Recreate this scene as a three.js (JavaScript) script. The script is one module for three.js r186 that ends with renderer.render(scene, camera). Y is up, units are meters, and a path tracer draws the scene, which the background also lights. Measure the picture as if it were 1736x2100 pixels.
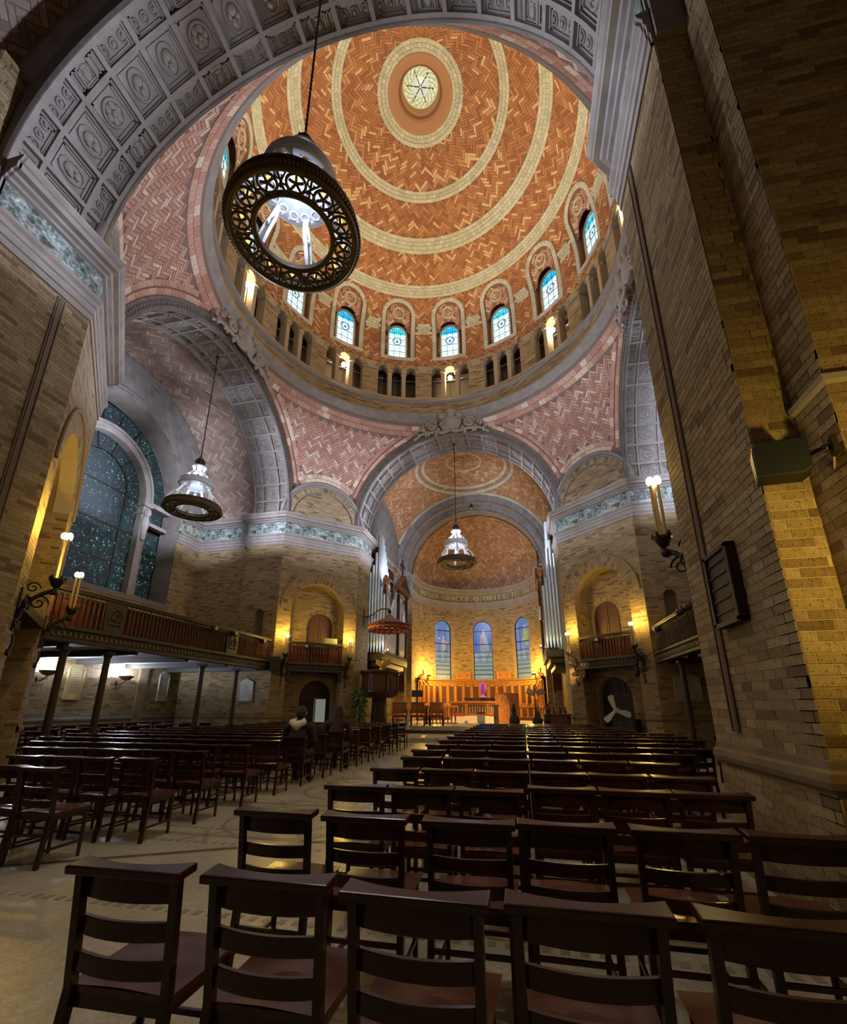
import * as THREE from 'three';
import { mergeGeometries } from 'three/addons/utils/BufferGeometryUtils.js';
import { RoundedBoxGeometry } from 'three/addons/geometries/RoundedBoxGeometry.js';
import { RectAreaLightUniformsLib } from 'three/addons/lights/RectAreaLightUniformsLib.js';
import { MarchingCubes } from 'three/addons/objects/MarchingCubes.js';
import { FontLoader } from 'three/addons/loaders/FontLoader.js';
import { TextGeometry } from 'three/addons/geometries/TextGeometry.js';
import { Brush, Evaluator, SUBTRACTION } from 'three-bvh-csg';

// ---------------------------------------------------------------- camera, light, exposure
const scene = new THREE.Scene();
scene.background = new THREE.Color(0x000000);
const camera = new THREE.PerspectiveCamera(2 * Math.atan(1161.8 / 925.9) * 180 / Math.PI, 1736 / 2323.6, 0.05, 120);
camera.position.set(2.898, 1.42, 12.568);
camera.rotation.order = 'YXZ';
camera.rotation.set(0.2988, 0.2156, 0.0001);
camera.setViewOffset(1736, 2323.6, 0, 0, 1736, 2100);
camera.updateProjectionMatrix(); camera.updateMatrixWorld();
const renderer = new THREE.WebGLRenderer({ antialias: true });
renderer.toneMapping = THREE.LinearToneMapping;
renderer.toneMappingExposure = 1.06;
renderer.shadowMap.enabled = true;
RectAreaLightUniformsLib.init();
const COOL = 0xe0e6ff, DOMEWARM = 0xffdfb0, CANDLE = 0xffd264;
// strengths of the lamps and added ring fill, set in their builders below
const POWER = { gallery: 54, chandelier: 158, sconce: 7.5, apse: 40, altar: 420, stage: 700, ring: 11, bowl: 22, organ: 14, nave: 5, lantern: .7 };
const lamp = (type, color, power, x, y, z, opt = {}) => {
  let l;
  if (type === 'spot') { l = new THREE.SpotLight(color, power, 0, opt.angle ?? 0.8, opt.penumbra ?? 0.6, 2); l.target.position.set(...opt.at); scene.add(l.target); }
  else if (type === 'rect') { l = new THREE.RectAreaLight(color, power, opt.w, opt.h); }
  else l = new THREE.PointLight(color, power, 0, 2);
  l.position.set(x, y, z);
  if (type === 'rect') l.lookAt(...opt.at); else { l.castShadow = true; l.shadow.radius = opt.radius ?? 2; }
  scene.add(l); return l;
};

// ---------------------------------------------------------------- helpers
let seed = 12345;
const rnd = () => { seed = (seed * 1664525 + 1013904223) >>> 0; return seed / 4294967296; };
const rr = (a, b) => a + (b - a) * rnd();
const pick = a => a[Math.floor(rnd() * a.length) % a.length];
const V3 = (x, y, z) => new THREE.Vector3(x, y, z);
const M4 = () => new THREE.Matrix4();
const taken = {};
function numbered(n) { const k = taken[n] = (taken[n] ?? -1) + 1; return k ? `${n}_${String(k).padStart(3, '0')}` : n; }
function tag(o, label, category, group, kind) {
  o.userData.label = label; o.userData.category = category;
  if (group) o.userData.group = group;
  if (kind) o.userData.kind = kind;
  return o;
}
function thing(name, label, category, pos = [0, 0, 0], turn = 0, group, kind) {
  const o = new THREE.Group(); o.name = numbered(name); o.position.set(...pos); o.rotation.y = turn;
  tag(o, label, category, group, kind); scene.add(o); return o;
}
const norm = g => { let q = g.index ? g.toNonIndexed() : g; for (const k of Object.keys(q.attributes)) if (!['position', 'normal', 'uv', 'color'].includes(k)) q.deleteAttribute(k); if (!q.attributes.uv) q.setAttribute('uv', new THREE.BufferAttribute(new Float32Array(q.attributes.position.count * 2), 2)); return q; };
function boxUV(g) {
  const p = g.attributes.position, n = g.attributes.normal, uv = new Float32Array(p.count * 2);
  for (let i = 0; i < p.count; i++) {
    const ax = Math.abs(n.getX(i)), ay = Math.abs(n.getY(i)), az = Math.abs(n.getZ(i));
    if (ay > ax && ay > az) { uv[2 * i] = p.getX(i); uv[2 * i + 1] = p.getZ(i); }
    else if (ax > az) { uv[2 * i] = p.getZ(i); uv[2 * i + 1] = p.getY(i); }
    else { uv[2 * i] = p.getX(i); uv[2 * i + 1] = p.getY(i); }
  }
  g.setAttribute('uv', new THREE.BufferAttribute(uv, 2)); return g;
}
function merge(list, keepUV) { const q = list.map(norm); const hasC = q.some(g => g.attributes.color); if (!hasC) { } const m = q.length === 1 ? q[0] : mergeGeometries(q); return keepUV ? m : boxUV(m); }
function mesh(name, geos, mat, parent, opt = {}) {
  const g = Array.isArray(geos) ? merge(geos, opt.uv) : (opt.raw ? geos : merge([geos], opt.uv));
  const m = new THREE.Mesh(g, mat); m.name = parent ? name : numbered(name); m.castShadow = m.receiveShadow = true;
  if (opt.label) m.userData.label = opt.label;
  if (opt.kind) m.userData.kind = opt.kind;
  (parent ?? scene).add(m); return m;
}
const box = (w, h, d, x = 0, y = 0, z = 0, ry = 0, rx = 0, rz = 0) => { const g = new THREE.BoxGeometry(w, h, d); if (rx) g.rotateX(rx); if (rz) g.rotateZ(rz); if (ry) g.rotateY(ry); g.translate(x, y, z); return g; };
const rbox = (w, h, d, x = 0, y = 0, z = 0, r = 0.01, ry = 0) => { const g = new RoundedBoxGeometry(w, h, d, 2, Math.min(r, w / 2.01, h / 2.01, d / 2.01)); if (ry) g.rotateY(ry); g.translate(x, y, z); return g; };
const cyl = (r0, r1, h, x = 0, y = 0, z = 0, seg = 16) => new THREE.CylinderGeometry(r1, r0, h, seg).translate(x, y + h / 2, z);
const sph = (r, x = 0, y = 0, z = 0, sx = 1, sy = 1, sz = 1, ws = 12, hs = 8) => new THREE.SphereGeometry(r, ws, hs).scale(sx, sy, sz).translate(x, y, z);
const lathe = (pts, seg = 32) => new THREE.LatheGeometry(pts.map(p => new THREE.Vector2(p[0], p[1])), seg);
const tube = (pts, r, seg = 24, rad = 6, closed = false) => new THREE.TubeGeometry(new THREE.CatmullRomCurve3(pts.map(p => V3(...p)), closed), seg, r, rad, closed);
const torus = (R, r, seg = 32, rad = 8) => new THREE.TorusGeometry(R, r, rad, seg);
function rod(a, b, r0, r1 = r0, seg = 8) { const A = V3(...a), B = V3(...b), d = B.clone().sub(A), L = d.length(); const g = new THREE.CylinderGeometry(r1, r0, L, seg); g.translate(0, L / 2, 0); g.applyQuaternion(new THREE.Quaternion().setFromUnitVectors(V3(0, 1, 0), d.normalize())); g.translate(A.x, A.y, A.z); return g; }
function bar(a, b, w, h) { const A = V3(...a), B = V3(...b), d = B.clone().sub(A), L = d.length(); const g = new THREE.BoxGeometry(w, h, L); const m = M4().lookAt(B, A, Math.abs(d.y / L) > 0.98 ? V3(1, 0, 0) : V3(0, 1, 0)); g.applyMatrix4(m); const c = A.add(B).multiplyScalar(0.5); g.translate(c.x, c.y, c.z); return g; }
function extr(pts, depth, holes = [], bevel = 0) { const s = pts instanceof THREE.Shape ? pts : new THREE.Shape(pts.map(p => new THREE.Vector2(p[0], p[1]))); for (const h of holes) s.holes.push(h); return new THREE.ExtrudeGeometry(s, { depth, bevelEnabled: bevel > 0, bevelSize: bevel, bevelThickness: bevel, bevelSegments: 1, curveSegments: 16 }); }
function archShape(w, y0, y1, seg = 16, P = THREE.Shape) { const s = new P(), r = w / 2, ys = y1 - r; s.moveTo(-r, y0); s.lineTo(r, y0); s.lineTo(r, ys); for (let i = 1; i < seg; i++) { const a = Math.PI * i / seg; s.lineTo(r * Math.cos(a), ys + r * Math.sin(a)); } s.lineTo(-r, ys); s.lineTo(-r, y0); return s; }
// profile [offset, y] swept along a plan polyline [x, z]; offsets grow to the given side (+1 = to the left of travel)
function sweep(path, prof, side = 1, closed = false) {
  const n = path.length, pos = [], idx = [];
  const dir = (i, j) => { const dx = path[j][0] - path[i][0], dz = path[j][1] - path[i][1], l = Math.hypot(dx, dz); return [dx / l, dz / l]; };
  const rows = [];
  for (let i = 0; i < n; i++) {
    const d0 = i > 0 || closed ? dir((i - 1 + n) % n, i) : dir(i, i + 1), d1 = i < n - 1 || closed ? dir(i, (i + 1) % n) : d0;
    const n0 = [d0[1] * side, -d0[0] * side], n1 = [d1[1] * side, -d1[0] * side];
    let mx = n0[0] + n1[0], mz = n0[1] + n1[1]; const k = 2 / (mx * mx + mz * mz); mx *= k; mz *= k;
    rows.push(prof.map(p => [path[i][0] + mx * p[0], p[1], path[i][1] + mz * p[0]]));
  }
  const out = [];
  const R = closed ? n : n - 1;
  for (let i = 0; i < R; i++) for (let j = 0; j < prof.length - 1; j++) {
    const A = rows[i][j], B = rows[(i + 1) % n][j], C = rows[(i + 1) % n][j + 1], D = rows[i][j + 1];
    if (side > 0) out.push(A, D, C, A, C, B); else out.push(A, C, D, A, B, C);
  }
  const g = new THREE.BufferGeometry(); g.setAttribute('position', new THREE.Float32BufferAttribute(out.flat(), 3)); g.computeVertexNormals();
  g.setAttribute('uv', new THREE.Float32BufferAttribute(new Float32Array(out.length * 2), 2)); return g;
}
// sheet with thickness from a grid of points
function sheet(nu, nv, f) {
  const g = new THREE.PlaneGeometry(1, 1, nu, nv), p = g.attributes.position, uv = g.attributes.uv;
  for (let i = 0; i < p.count; i++) { const v = f(uv.getX(i), uv.getY(i)); p.setXYZ(i, v.x, v.y, v.z); }
  g.computeVertexNormals(); return g;
}
// unit slab: x,y in [-.5,.5], z from 0 to 1, slightly tapered towards the face, no back
const SLAB = (() => {
  const k = 0.5, o = [[-k, -k, 0], [k, -k, 0], [k, k, 0], [-k, k, 0]], t = [[-k, -k, 1], [k, -k, 1], [k, k, 1], [-k, k, 1]], out = [], uv = [];
  const q = (a, b, c, d) => { out.push(a, b, c, a, c, d); uv.push(0, 0, 1, 0, 1, 1, 0, 0, 1, 1, 0, 1); };
  q(t[0], t[1], t[2], t[3]); for (let i = 0; i < 4; i++) { const j = (i + 1) % 4; q(o[i], o[j], t[j], t[i]); }
  const g = new THREE.BufferGeometry(); g.setAttribute('position', new THREE.Float32BufferAttribute(out.flat(), 3)); g.setAttribute('uv', new THREE.Float32BufferAttribute(uv, 2)); g.computeVertexNormals(); return g;
})();
const SP = SLAB.attributes.position.array, SN = SLAB.attributes.normal.array, SU = SLAB.attributes.uv.array, SC = SLAB.attributes.position.count;
// pieces: {m: Matrix4, c: palette index}; the largest in view become parts, the rest one piece of stuff
const VIEW = M4().multiplyMatrices(camera.projectionMatrix, camera.matrixWorldInverse);
function viewScore(m, half = 1) {
  const e = m.elements, c = V3(e[12], e[13], e[14]), n = V3(e[8], e[9], e[10]).normalize(), d = camera.position.clone().sub(c), L = d.length();
  const q = c.clone().applyMatrix4(VIEW); if (Math.abs(q.x) > 1.02 || Math.abs(q.y) > 1.02 || q.z > 1) return 0;
  const area = Math.hypot(e[0], e[1], e[2]) * Math.hypot(e[4], e[5], e[6]); return Math.max(0, area * n.dot(d) / L) / (L * L);
}
function pieces(name, list, palette, mats, parent, opt = {}) {
  const keep = new Set();
  if (!opt.none) { const s = list.map((p, i) => [viewScore(p.m), i]).filter(a => a[0] > (opt.min ?? 1e-5) && (!opt.see || opt.see(list[a[1]]))).sort((a, b) => b[0] - a[0]).slice(0, opt.max ?? 300); for (const a of s) keep.add(a[1]); }
  const rest = [];
  list.forEach((p, i) => {
    if (!keep.has(i)) { rest.push(p); return; }
    const o = new THREE.Mesh(SLAB, mats[p.c]); o.name = name; o.matrixAutoUpdate = true; p.m.decompose(o.position, o.quaternion, o.scale); o.castShadow = o.receiveShadow = true; parent.add(o);
  });
  if (rest.length) {
    const P = new Float32Array(rest.length * SC * 3), N = new Float32Array(P.length), C = new Float32Array(P.length), U = new Float32Array(rest.length * SC * 2), v = V3(), nm = new THREE.Matrix3();
    rest.forEach((p, k) => {
      nm.getNormalMatrix(p.m); const col = palette[p.c], j = 0.94 + 0.12 * ((k * 7919) % 97) / 97;
      for (let i = 0; i < SC; i++) {
        const o = (k * SC + i) * 3; v.set(SP[3 * i], SP[3 * i + 1], SP[3 * i + 2]).applyMatrix4(p.m); P[o] = v.x; P[o + 1] = v.y; P[o + 2] = v.z;
        v.set(SN[3 * i], SN[3 * i + 1], SN[3 * i + 2]).applyMatrix3(nm).normalize(); N[o] = v.x; N[o + 1] = v.y; N[o + 2] = v.z;
        C[o] = col[0] * j; C[o + 1] = col[1] * j; C[o + 2] = col[2] * j; U[2 * (k * SC + i)] = SU[2 * i]; U[2 * (k * SC + i) + 1] = SU[2 * i + 1];
      }
    });
    const g = new THREE.BufferGeometry(); g.setAttribute('position', new THREE.BufferAttribute(P, 3)); g.setAttribute('normal', new THREE.BufferAttribute(N, 3)); g.setAttribute('color', new THREE.BufferAttribute(C, 3)); g.setAttribute('uv', new THREE.BufferAttribute(U, 2));
    const o = new THREE.Mesh(g, opt.vmat ?? PIECE); o.name = opt.field ?? name + '_field'; o.userData.kind = 'stuff'; o.castShadow = o.receiveShadow = true; parent.add(o);
  }
}
function slabAt(c, ex, n, len, wid, h) { const ey = n.clone().cross(ex).normalize(); const m = M4().makeBasis(ex.clone().multiplyScalar(len), ey.multiplyScalar(wid), n.clone().multiplyScalar(h)); m.setPosition(c); return m; }

// ---------------------------------------------------------------- textures
function hash(x, y, s) { let h = (x * 374761393 + y * 668265263 + s * 974711) | 0; h = Math.imul(h ^ (h >>> 13), 1274126177); return ((h ^ (h >>> 16)) >>> 0) / 4294967296; }
function vnoise(x, y, per, s) { const xi = Math.floor(x), yi = Math.floor(y), fx = x - xi, fy = y - yi, w = t => t * t * (3 - 2 * t), m = k => ((k % per) + per) % per; const a = hash(m(xi), m(yi), s), b = hash(m(xi + 1), m(yi), s), c = hash(m(xi), m(yi + 1), s), d = hash(m(xi + 1), m(yi + 1), s); return a + (b - a) * w(fx) + (c - a) * w(fy) + (a - b - c + d) * w(fx) * w(fy); }
function fbm(u, v, base, oct, s) { let t = 0, a = 0.5, f = base, n = 0; for (let i = 0; i < oct; i++) { t += a * vnoise(u * f, v * f, f, s + i); n += a; a *= 0.5; f *= 2; } return t / n; }
function dtex(size, fn, srgb = true, rep = [1, 1]) {
  const d = new Uint8Array(size * size * 4);
  for (let j = 0; j < size; j++) for (let i = 0; i < size; i++) { const c = fn(i / size, j / size), o = 4 * (j * size + i); d[o] = Math.max(0, Math.min(255, c[0])); d[o + 1] = Math.max(0, Math.min(255, c[1])); d[o + 2] = Math.max(0, Math.min(255, c[2])); d[o + 3] = 255; }
  const t = new THREE.DataTexture(d, size, size, THREE.RGBAFormat); t.magFilter = THREE.LinearFilter; t.minFilter = THREE.LinearMipmapLinearFilter; t.generateMipmaps = true; t.wrapS = t.wrapT = THREE.RepeatWrapping; t.repeat.set(...rep); if (srgb) t.colorSpace = THREE.SRGBColorSpace; t.needsUpdate = true; return t;
}
const g3 = v => [v, v, v];
const grainTex = dtex(256, (u, v) => { const n = fbm(u, v, 4, 5, 3), sp = hash(Math.floor(u * 256), Math.floor(v * 256), 9); return g3(255 * (0.74 + 0.26 * n) * (sp > 0.985 ? 0.7 : 1)); });
const speckTex = dtex(256, (u, v) => { const n = fbm(u, v, 4, 4, 21), s = fbm(u, v, 32, 2, 22); return g3(255 * (0.78 + 0.22 * n) * (s > 0.72 ? 0.55 : 1)); }, true, [1, 0.3]);
const bumpTex = dtex(256, (u, v) => g3(255 * fbm(u, v, 8, 5, 40)), false);
const woodTex = dtex(256, (u, v) => { const g = fbm(u * 0.25, v, 32, 4, 60) * 0.6 + fbm(u, v, 4, 3, 61) * 0.4; return g3(255 * (0.55 + 0.45 * g)); }, true, [1, 3]);
const marbleTex = dtex(512, (u, v) => { const a = fbm(u, v, 6, 6, 71), b = Math.abs(fbm(u, v, 14, 5, 75) - 0.5) * 2, c = fbm(u, v, 40, 3, 79), d = fbm(u, v, 5, 4, 83); const t = Math.pow(1 - b, 6), k = 60 + 150 * (a - .25) + 75 * t + 90 * (c - .5); return [k + 10 - 20 * (d - .4), k + 18, k + 14 + 8 * (d - .5)]; }, true, [0.7, 0.7]);
const marbleBump = dtex(256, (u, v) => g3(255 * (0.6 * fbm(u, v, 14, 3, 75) + .4 * fbm(u, v, 40, 2, 79))), false, [0.7, 0.7]);
const std = (o) => new THREE.MeshStandardMaterial(o);
const lin = (r, g, b) => new THREE.Color().setRGB(r, g, b);
const PIECE = std({ vertexColors: true, roughness: 0.82, map: grainTex });
const MORTAR = std({ color: lin(0.3, 0.235, 0.155), roughness: 0.95 });
const MORTARL = std({ color: lin(0.44, 0.36, 0.24), roughness: 0.95 });
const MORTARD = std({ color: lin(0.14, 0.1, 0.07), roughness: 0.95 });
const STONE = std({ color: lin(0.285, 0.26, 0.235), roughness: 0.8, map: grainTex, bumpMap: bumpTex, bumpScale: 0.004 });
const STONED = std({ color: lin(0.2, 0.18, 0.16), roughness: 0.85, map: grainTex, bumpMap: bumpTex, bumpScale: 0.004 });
const CREAM = std({ color: lin(0.46, 0.42, 0.3), roughness: 0.75, map: grainTex });
const MARBLE = std({ color: lin(0.72, 0.76, 0.74), roughness: 0.5, map: marbleTex, bumpMap: marbleBump, bumpScale: 0.03 });
const WOOD = std({ color: lin(0.055, 0.018, 0.011), roughness: 0.22, map: woodTex });
const WOODSEAT = std({ color: lin(0.12, 0.04, 0.026), roughness: 0.2, map: woodTex });
const OAK = std({ color: lin(0.72, 0.31, 0.085), roughness: 0.4, map: woodTex });
const OAKD = std({ color: lin(0.15, 0.052, 0.018), roughness: 0.55, map: woodTex });
const DARKWOOD = std({ color: lin(0.04, 0.017, 0.012), roughness: 0.55, map: woodTex });
const IRON = std({ color: lin(0.03, 0.026, 0.022), roughness: 0.5, metalness: 0.6 });
const BRONZE = std({ color: lin(0.055, 0.04, 0.02), roughness: 0.45, metalness: 0.5 });
const SILVER = std({ color: lin(0.72, 0.76, 0.8), roughness: 0.38, metalness: 0.25 });
const REDCLOTH = std({ color: lin(0.16, 0.022, 0.016), roughness: 0.9 });
const REDCUSH = std({ color: lin(0.5, 0.03, 0.03), roughness: 0.8 });
const WHITEMARBLE = std({ color: lin(0.6, 0.58, 0.5), roughness: 0.4, map: grainTex });
const BLACK = std({ color: lin(0.015, 0.016, 0.018), roughness: 0.6 });
// palettes (linear) and the same as materials
const BRICKS = [[.36, .27, .138], [.31, .225, .11], [.42, .325, .185], [.25, .17, .085], [.34, .235, .13], [.18, .115, .06]];
const TILES = [[.42, .185, .076], [.35, .145, .06], [.49, .25, .112], [.29, .115, .05], [.62, .42, .22], [.39, .17, .072]];
const PINKS = [[.53, .30, .22], [.45, .235, .17], [.60, .39, .29], [.72, .58, .45], [.49, .27, .195], [.58, .37, .28]];
const APSET = [[.48, .27, .125], [.42, .215, .095], [.55, .35, .175], [.36, .17, .08], [.64, .46, .26], [.46, .25, .11]];
const GREYT = [[.30, .21, .16], [.26, .18, .14], [.36, .28, .21], [.42, .35, .27], [.24, .15, .12], [.33, .23, .18]];
const CREAMS = [[.50, .51, .39], [.56, .57, .44], [.45, .46, .35], [.52, .52, .4]];
const mats = (pal, map = grainTex) => pal.map(c => std({ color: lin(...c), roughness: 0.82, map }));
const BRICKM = mats(BRICKS, speckTex), TILEM = mats(TILES), PINKM = mats(PINKS), GREYM = mats(GREYT), APSEM = mats(APSET), CREAMM = mats(CREAMS);
const brickIdx = () => { const r = rnd(); return r < .3 ? 0 : r < .55 ? 1 : r < .7 ? 2 : r < .82 ? 3 : r < .92 ? 4 : 5; };
const tileIdx = () => { const r = rnd(); return r < .26 ? 0 : r < .5 ? 1 : r < .64 ? 2 : r < .78 ? 3 : r < .88 ? 4 : 5; };

// ---------------------------------------------------------------- masonry builders
// flat brick wall from plan point A to B facing `toward`; holes: [{t, w, y0, y1, arch}]
function brickWall(parent, A, B, y0, y1, toward, opt = {}) {
  const c = [(A[0] + B[0]) / 2, (A[1] + B[1]) / 2];
  let d = V3(B[0] - A[0], 0, B[1] - A[1]); const L = d.length(); d.normalize();
  let n = d.clone().cross(V3(0, 1, 0)); if (n.x * (toward[0] - c[0]) + n.z * (toward[1] - c[1]) < 0) { [A, B] = [B, A]; d.negate(); n.negate(); if (opt.holes) opt = { ...opt, holes: opt.holes.map(h => ({ ...h, t: L - h.t })) }; }
  const th = opt.th ?? 0.35, base = M4().makeBasis(d, V3(0, 1, 0), n).setPosition(A[0], 0, A[1]);
  const sh = new THREE.Shape([[0, y0], [L, y0], [L, y1], [0, y1]].map(p => new THREE.Vector2(...p)));
  for (const h of opt.holes ?? []) { const p = new THREE.Path(), r = h.w / 2, yb = Math.max(h.y0, y0 + 0.001); if (h.arch) { const ys = h.y1 - r; p.moveTo(h.t - r, yb); p.lineTo(h.t + r, yb); p.lineTo(h.t + r, ys); for (let i = 1; i < 24; i++) { const a = Math.PI * i / 24; p.lineTo(h.t + r * Math.cos(a), ys + r * Math.sin(a)); } p.lineTo(h.t - r, ys); } else { p.moveTo(h.t - r, yb); p.lineTo(h.t + r, yb); p.lineTo(h.t + r, h.y1); p.lineTo(h.t - r, h.y1); } p.closePath(); sh.holes.push(p); }
  const bg = new THREE.ExtrudeGeometry(sh, { depth: th, bevelEnabled: false }).translate(0, 0, -th).applyMatrix4(base);
  mesh('masonry', bg, opt.mortar ?? (opt.single ? MORTARL : MORTAR), parent);
  const list = [], ch = opt.course ?? 0.073, bl = opt.len ?? 0.31, gap = opt.gap ?? (opt.single ? 0.007 : 0.009), hgt = opt.h ?? (opt.single ? 0.006 : 0.012);
  for (let k = 0; ; k++) {
    const ya = y0 + k * ch, yb = Math.min(ya + ch, y1); if (ya >= y1 - 0.01) break; const ym = (ya + yb) / 2;
    let iv = [[0, L]];
    for (const h of opt.holes ?? []) { let r = h.w / 2; if (ym < h.y0 || ym > h.y1) continue; if (h.arch && ym > h.y1 - r) r = Math.sqrt(Math.max(0, r * r - (ym - h.y1 + r) ** 2)); if (h.ring && ym > h.y1 - h.w / 2) { const q = h.w / 2 + h.ring; r = Math.sqrt(Math.max(0, q * q - (ym - h.y1 + h.w / 2) ** 2)); } iv = iv.flatMap(([a, b]) => [[a, Math.min(b, h.t - r)], [Math.max(a, h.t + r), b]].filter(q => q[1] - q[0] > 0.02)); }
    for (const h of opt.holes ?? []) if (h.ring && ym > h.y1 && ym < h.y1 + h.ring) { const q = h.w / 2 + h.ring, r = Math.sqrt(Math.max(0, q * q - (ym - h.y1 + h.w / 2) ** 2)); iv = iv.flatMap(([a, b]) => [[a, Math.min(b, h.t - r)], [Math.max(a, h.t + r), b]].filter(q => q[1] - q[0] > 0.02)); }
    for (const [a, b] of iv) {
      let s = -((k % 2) * 0.5 + (hash(k, 3, 7) * 0.3)) * bl;
      while (s < b) { const l = bl * (hash(k, Math.round(s * 100), 5) > 0.75 ? 0.55 : 1), s0 = Math.max(s, a), s1 = Math.min(s + l, b); if (s1 - s0 > 0.03) { const m = M4().makeScale(s1 - s0 - gap, yb - ya - gap, hgt * rr(0.8, 1.15)); m.setPosition((s0 + s1) / 2, ym, 0); list.push({ m: M4().multiplyMatrices(base, m), c: brickIdx() }); } s += l; }
    }
  }
  for (const h of opt.holes ?? []) if (h.ring) {
    const r = h.w / 2, ys = h.y1 - r, N = Math.round(Math.PI * (r + h.ring / 2) / 0.085), rows = h.ring > 0.4 ? 2 : 1;
    for (let q = 0; q < rows; q++) for (let i = 0; i < N; i++) { const a = Math.PI * (i + 0.5) / N, w = h.ring / rows, R = r + w * (q + 0.5); const m = M4().makeRotationZ(a); m.setPosition(h.t + R * Math.cos(a), ys + R * Math.sin(a), 0); m.multiply(M4().makeScale(w - gap, Math.PI * R / N - gap, hgt * 1.4)); list.push({ m: M4().multiplyMatrices(base, m), c: brickIdx() }); }
    // moulded hood above the ring
    if (h.hood) { const out = []; for (let i = 0; i <= 24; i++) { const a = Math.PI * i / 24, R = r + h.ring + 0.04; out.push([h.t + R * Math.cos(a), ys + R * Math.sin(a), 0.03]); } mesh('hood_moulding', tube(out, 0.04, 32, 6).applyMatrix4(base), std({ color: lin(.3, .225, .125), roughness: .9, map: grainTex }), parent); }
  }
  pieces('brick', list, BRICKS, BRICKM, parent, { none: !opt.single, field: 'brick_field', ...opt.pick });
  return { base, L, n };
}
// herringbone on a mapped surface. map(u,v) -> {p,n,tu,s}; ok(u,v) keeps a tile
function herring(parent, u0, u1, v0, v1, W, map, ok, pal, mat, opt = {}) {
  const n = 3, L = n * W, list = [], q = Math.SQRT1_2;
  const i0 = Math.floor(Math.min(u0, -u1) * q / W * 2) - 4, lim = Math.ceil((Math.abs(u1 - u0) + Math.abs(v1 - v0) + Math.abs(u0) + Math.abs(v0)) / W) + 6;
  const uvs = (x, y) => [(x - y) * q * W, (x + y) * q * W];
  const put = (cx, cy, horiz) => {
    const [u, v] = uvs(cx, cy); if (u < u0 || u > u1 || v < v0 || v > v1 || !ok(u, v)) return; const s = map(u, v); if (!s) return;
    const tv = s.n.clone().cross(s.tu).normalize(), e = horiz ? s.tu.clone().add(tv) : tv.clone().sub(s.tu); e.normalize();
    list.push({ m: slabAt(s.p, e, s.n, L * s.s - (opt.gap ?? 0.019), W * s.s - (opt.gap ?? 0.019), (opt.h ?? 0.014) * rr(0.8, 1.2)), c: opt.idx ? opt.idx(u, v) : tileIdx() });
  };
  // x-y in [u0,u1]*sqrt2/W ; x+y in [v0,v1]*sqrt2/W
  const dmin = Math.floor(u0 / q / W) - 4, dmax = Math.ceil(u1 / q / W) + 4, smin = Math.floor(v0 / q / W) - 4, smax = Math.ceil(v1 / q / W) + 4;
  for (let d = dmin; d <= dmax; d++) {
    const md = ((d % 6) + 6) % 6; if (md !== 0 && md !== 5) continue;
    for (let s = smin; s <= smax; s++) { if ((s + d) & 1) continue; const x = (s + d) / 2, y = (s - d) / 2; if (md === 0) put(x + 1.5, y + 0.5, true); else put(x + 0.5, y + 1.5, false); }
  }
  if (opt.extra) list.push(...opt.extra);
  pieces('tile', list, pal, mat, parent, { field: 'tile_field', ...opt.pick });
}
// ================================================================ ARCHITECTURE
const a = 7.3, b = 4.71, T = 9.1, S = 9.83, RA = 4.84, RO = 5.2;
const yArc = 8.35, yF0 = 8.88, yF1 = 9.43;
const font = await new FontLoader().loadAsync('fonts/droid/droid_serif_bold.typeface.json');
const letters = (txt, size, depth) => { const g = new TextGeometry(txt, { font, size, depth, curveSegments: 3, bevelEnabled: false }); g.computeBoundingBox(); return g; };
// ---- floor
const floorTex = dtex(512, (u, v) => { const n = fbm(u, v, 4, 5, 101), s = fbm(u, v, 64, 2, 102), c = hash(Math.floor(u * 128), Math.floor(v * 128), 5); const k = 0.72 + 0.2 * n + 0.12 * (s - .5) + 0.1 * (c - .5); return [196 * k, 192 * k, 178 * k]; }, true, [0.5, 0.5]);
const FLOORM = std({ color: lin(0.95, 0.93, 0.88), roughness: 0.34, map: floorTex });
{
  const f = thing('floor', 'pale polished mosaic floor with dark banded inlays', 'floor', [0, 0, 0], 0, undefined, 'structure');
  mesh('paving', box(30, 0.3, 42, 0, -0.15, -3.5), FLOORM, f);
  const inlayG = std({ color: lin(0.6, 0.61, 0.51), roughness: 0.36, map: floorTex }), inlayD = std({ color: lin(0.2, 0.19, 0.16), roughness: 0.36 });
  const dash = [], band = [];
  for (const z of [9.18, 7.64, 7.1, 5.9, 5.35, 3.4, 2.9, 1.0, 0.5, -1.4, -1.9]) for (let x = -5; x < 4.6; x += 0.11) dash.push(box(0.055, 0.002, 0.07, x, 0.001, z));
  for (const z of [7.37, 5.62, 3.15, 0.75, -1.65]) { band.push(box(9.6, 0.0016, 0.1, -0.2, 0.0008, z)); for (let k = 0; k < 8; k++) band.push(box(0.06, 0.0018, 0.62, -4.4 + k * 1.2, 0.0009, z, 0.6), box(0.06, 0.0018, 0.62, -4.4 + k * 1.2, 0.0009, z, -0.6)); }
  for (const z of [6.5, 4.3, 2, -0.4]) { const r = new THREE.RingGeometry(0.52, 0.62, 40).rotateX(-Math.PI / 2).translate(-0.1, 0.0015, z), r2 = new THREE.RingGeometry(0.86, 0.92, 48).rotateX(-Math.PI / 2).translate(-0.1, 0.0015, z); band.push(r, r2); }
  for (let k = 0; k < 3; k++) band.push(box(2.6, 0.0016, 0.07, -1.3 + k * 0.4, 0.0008, 8.35 - k * 0.2, 0.5));
  mesh('mosaic_dash', dash, inlayD, f, { kind: 'stuff' }); mesh('mosaic_band', band, inlayG, f);
}
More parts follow.
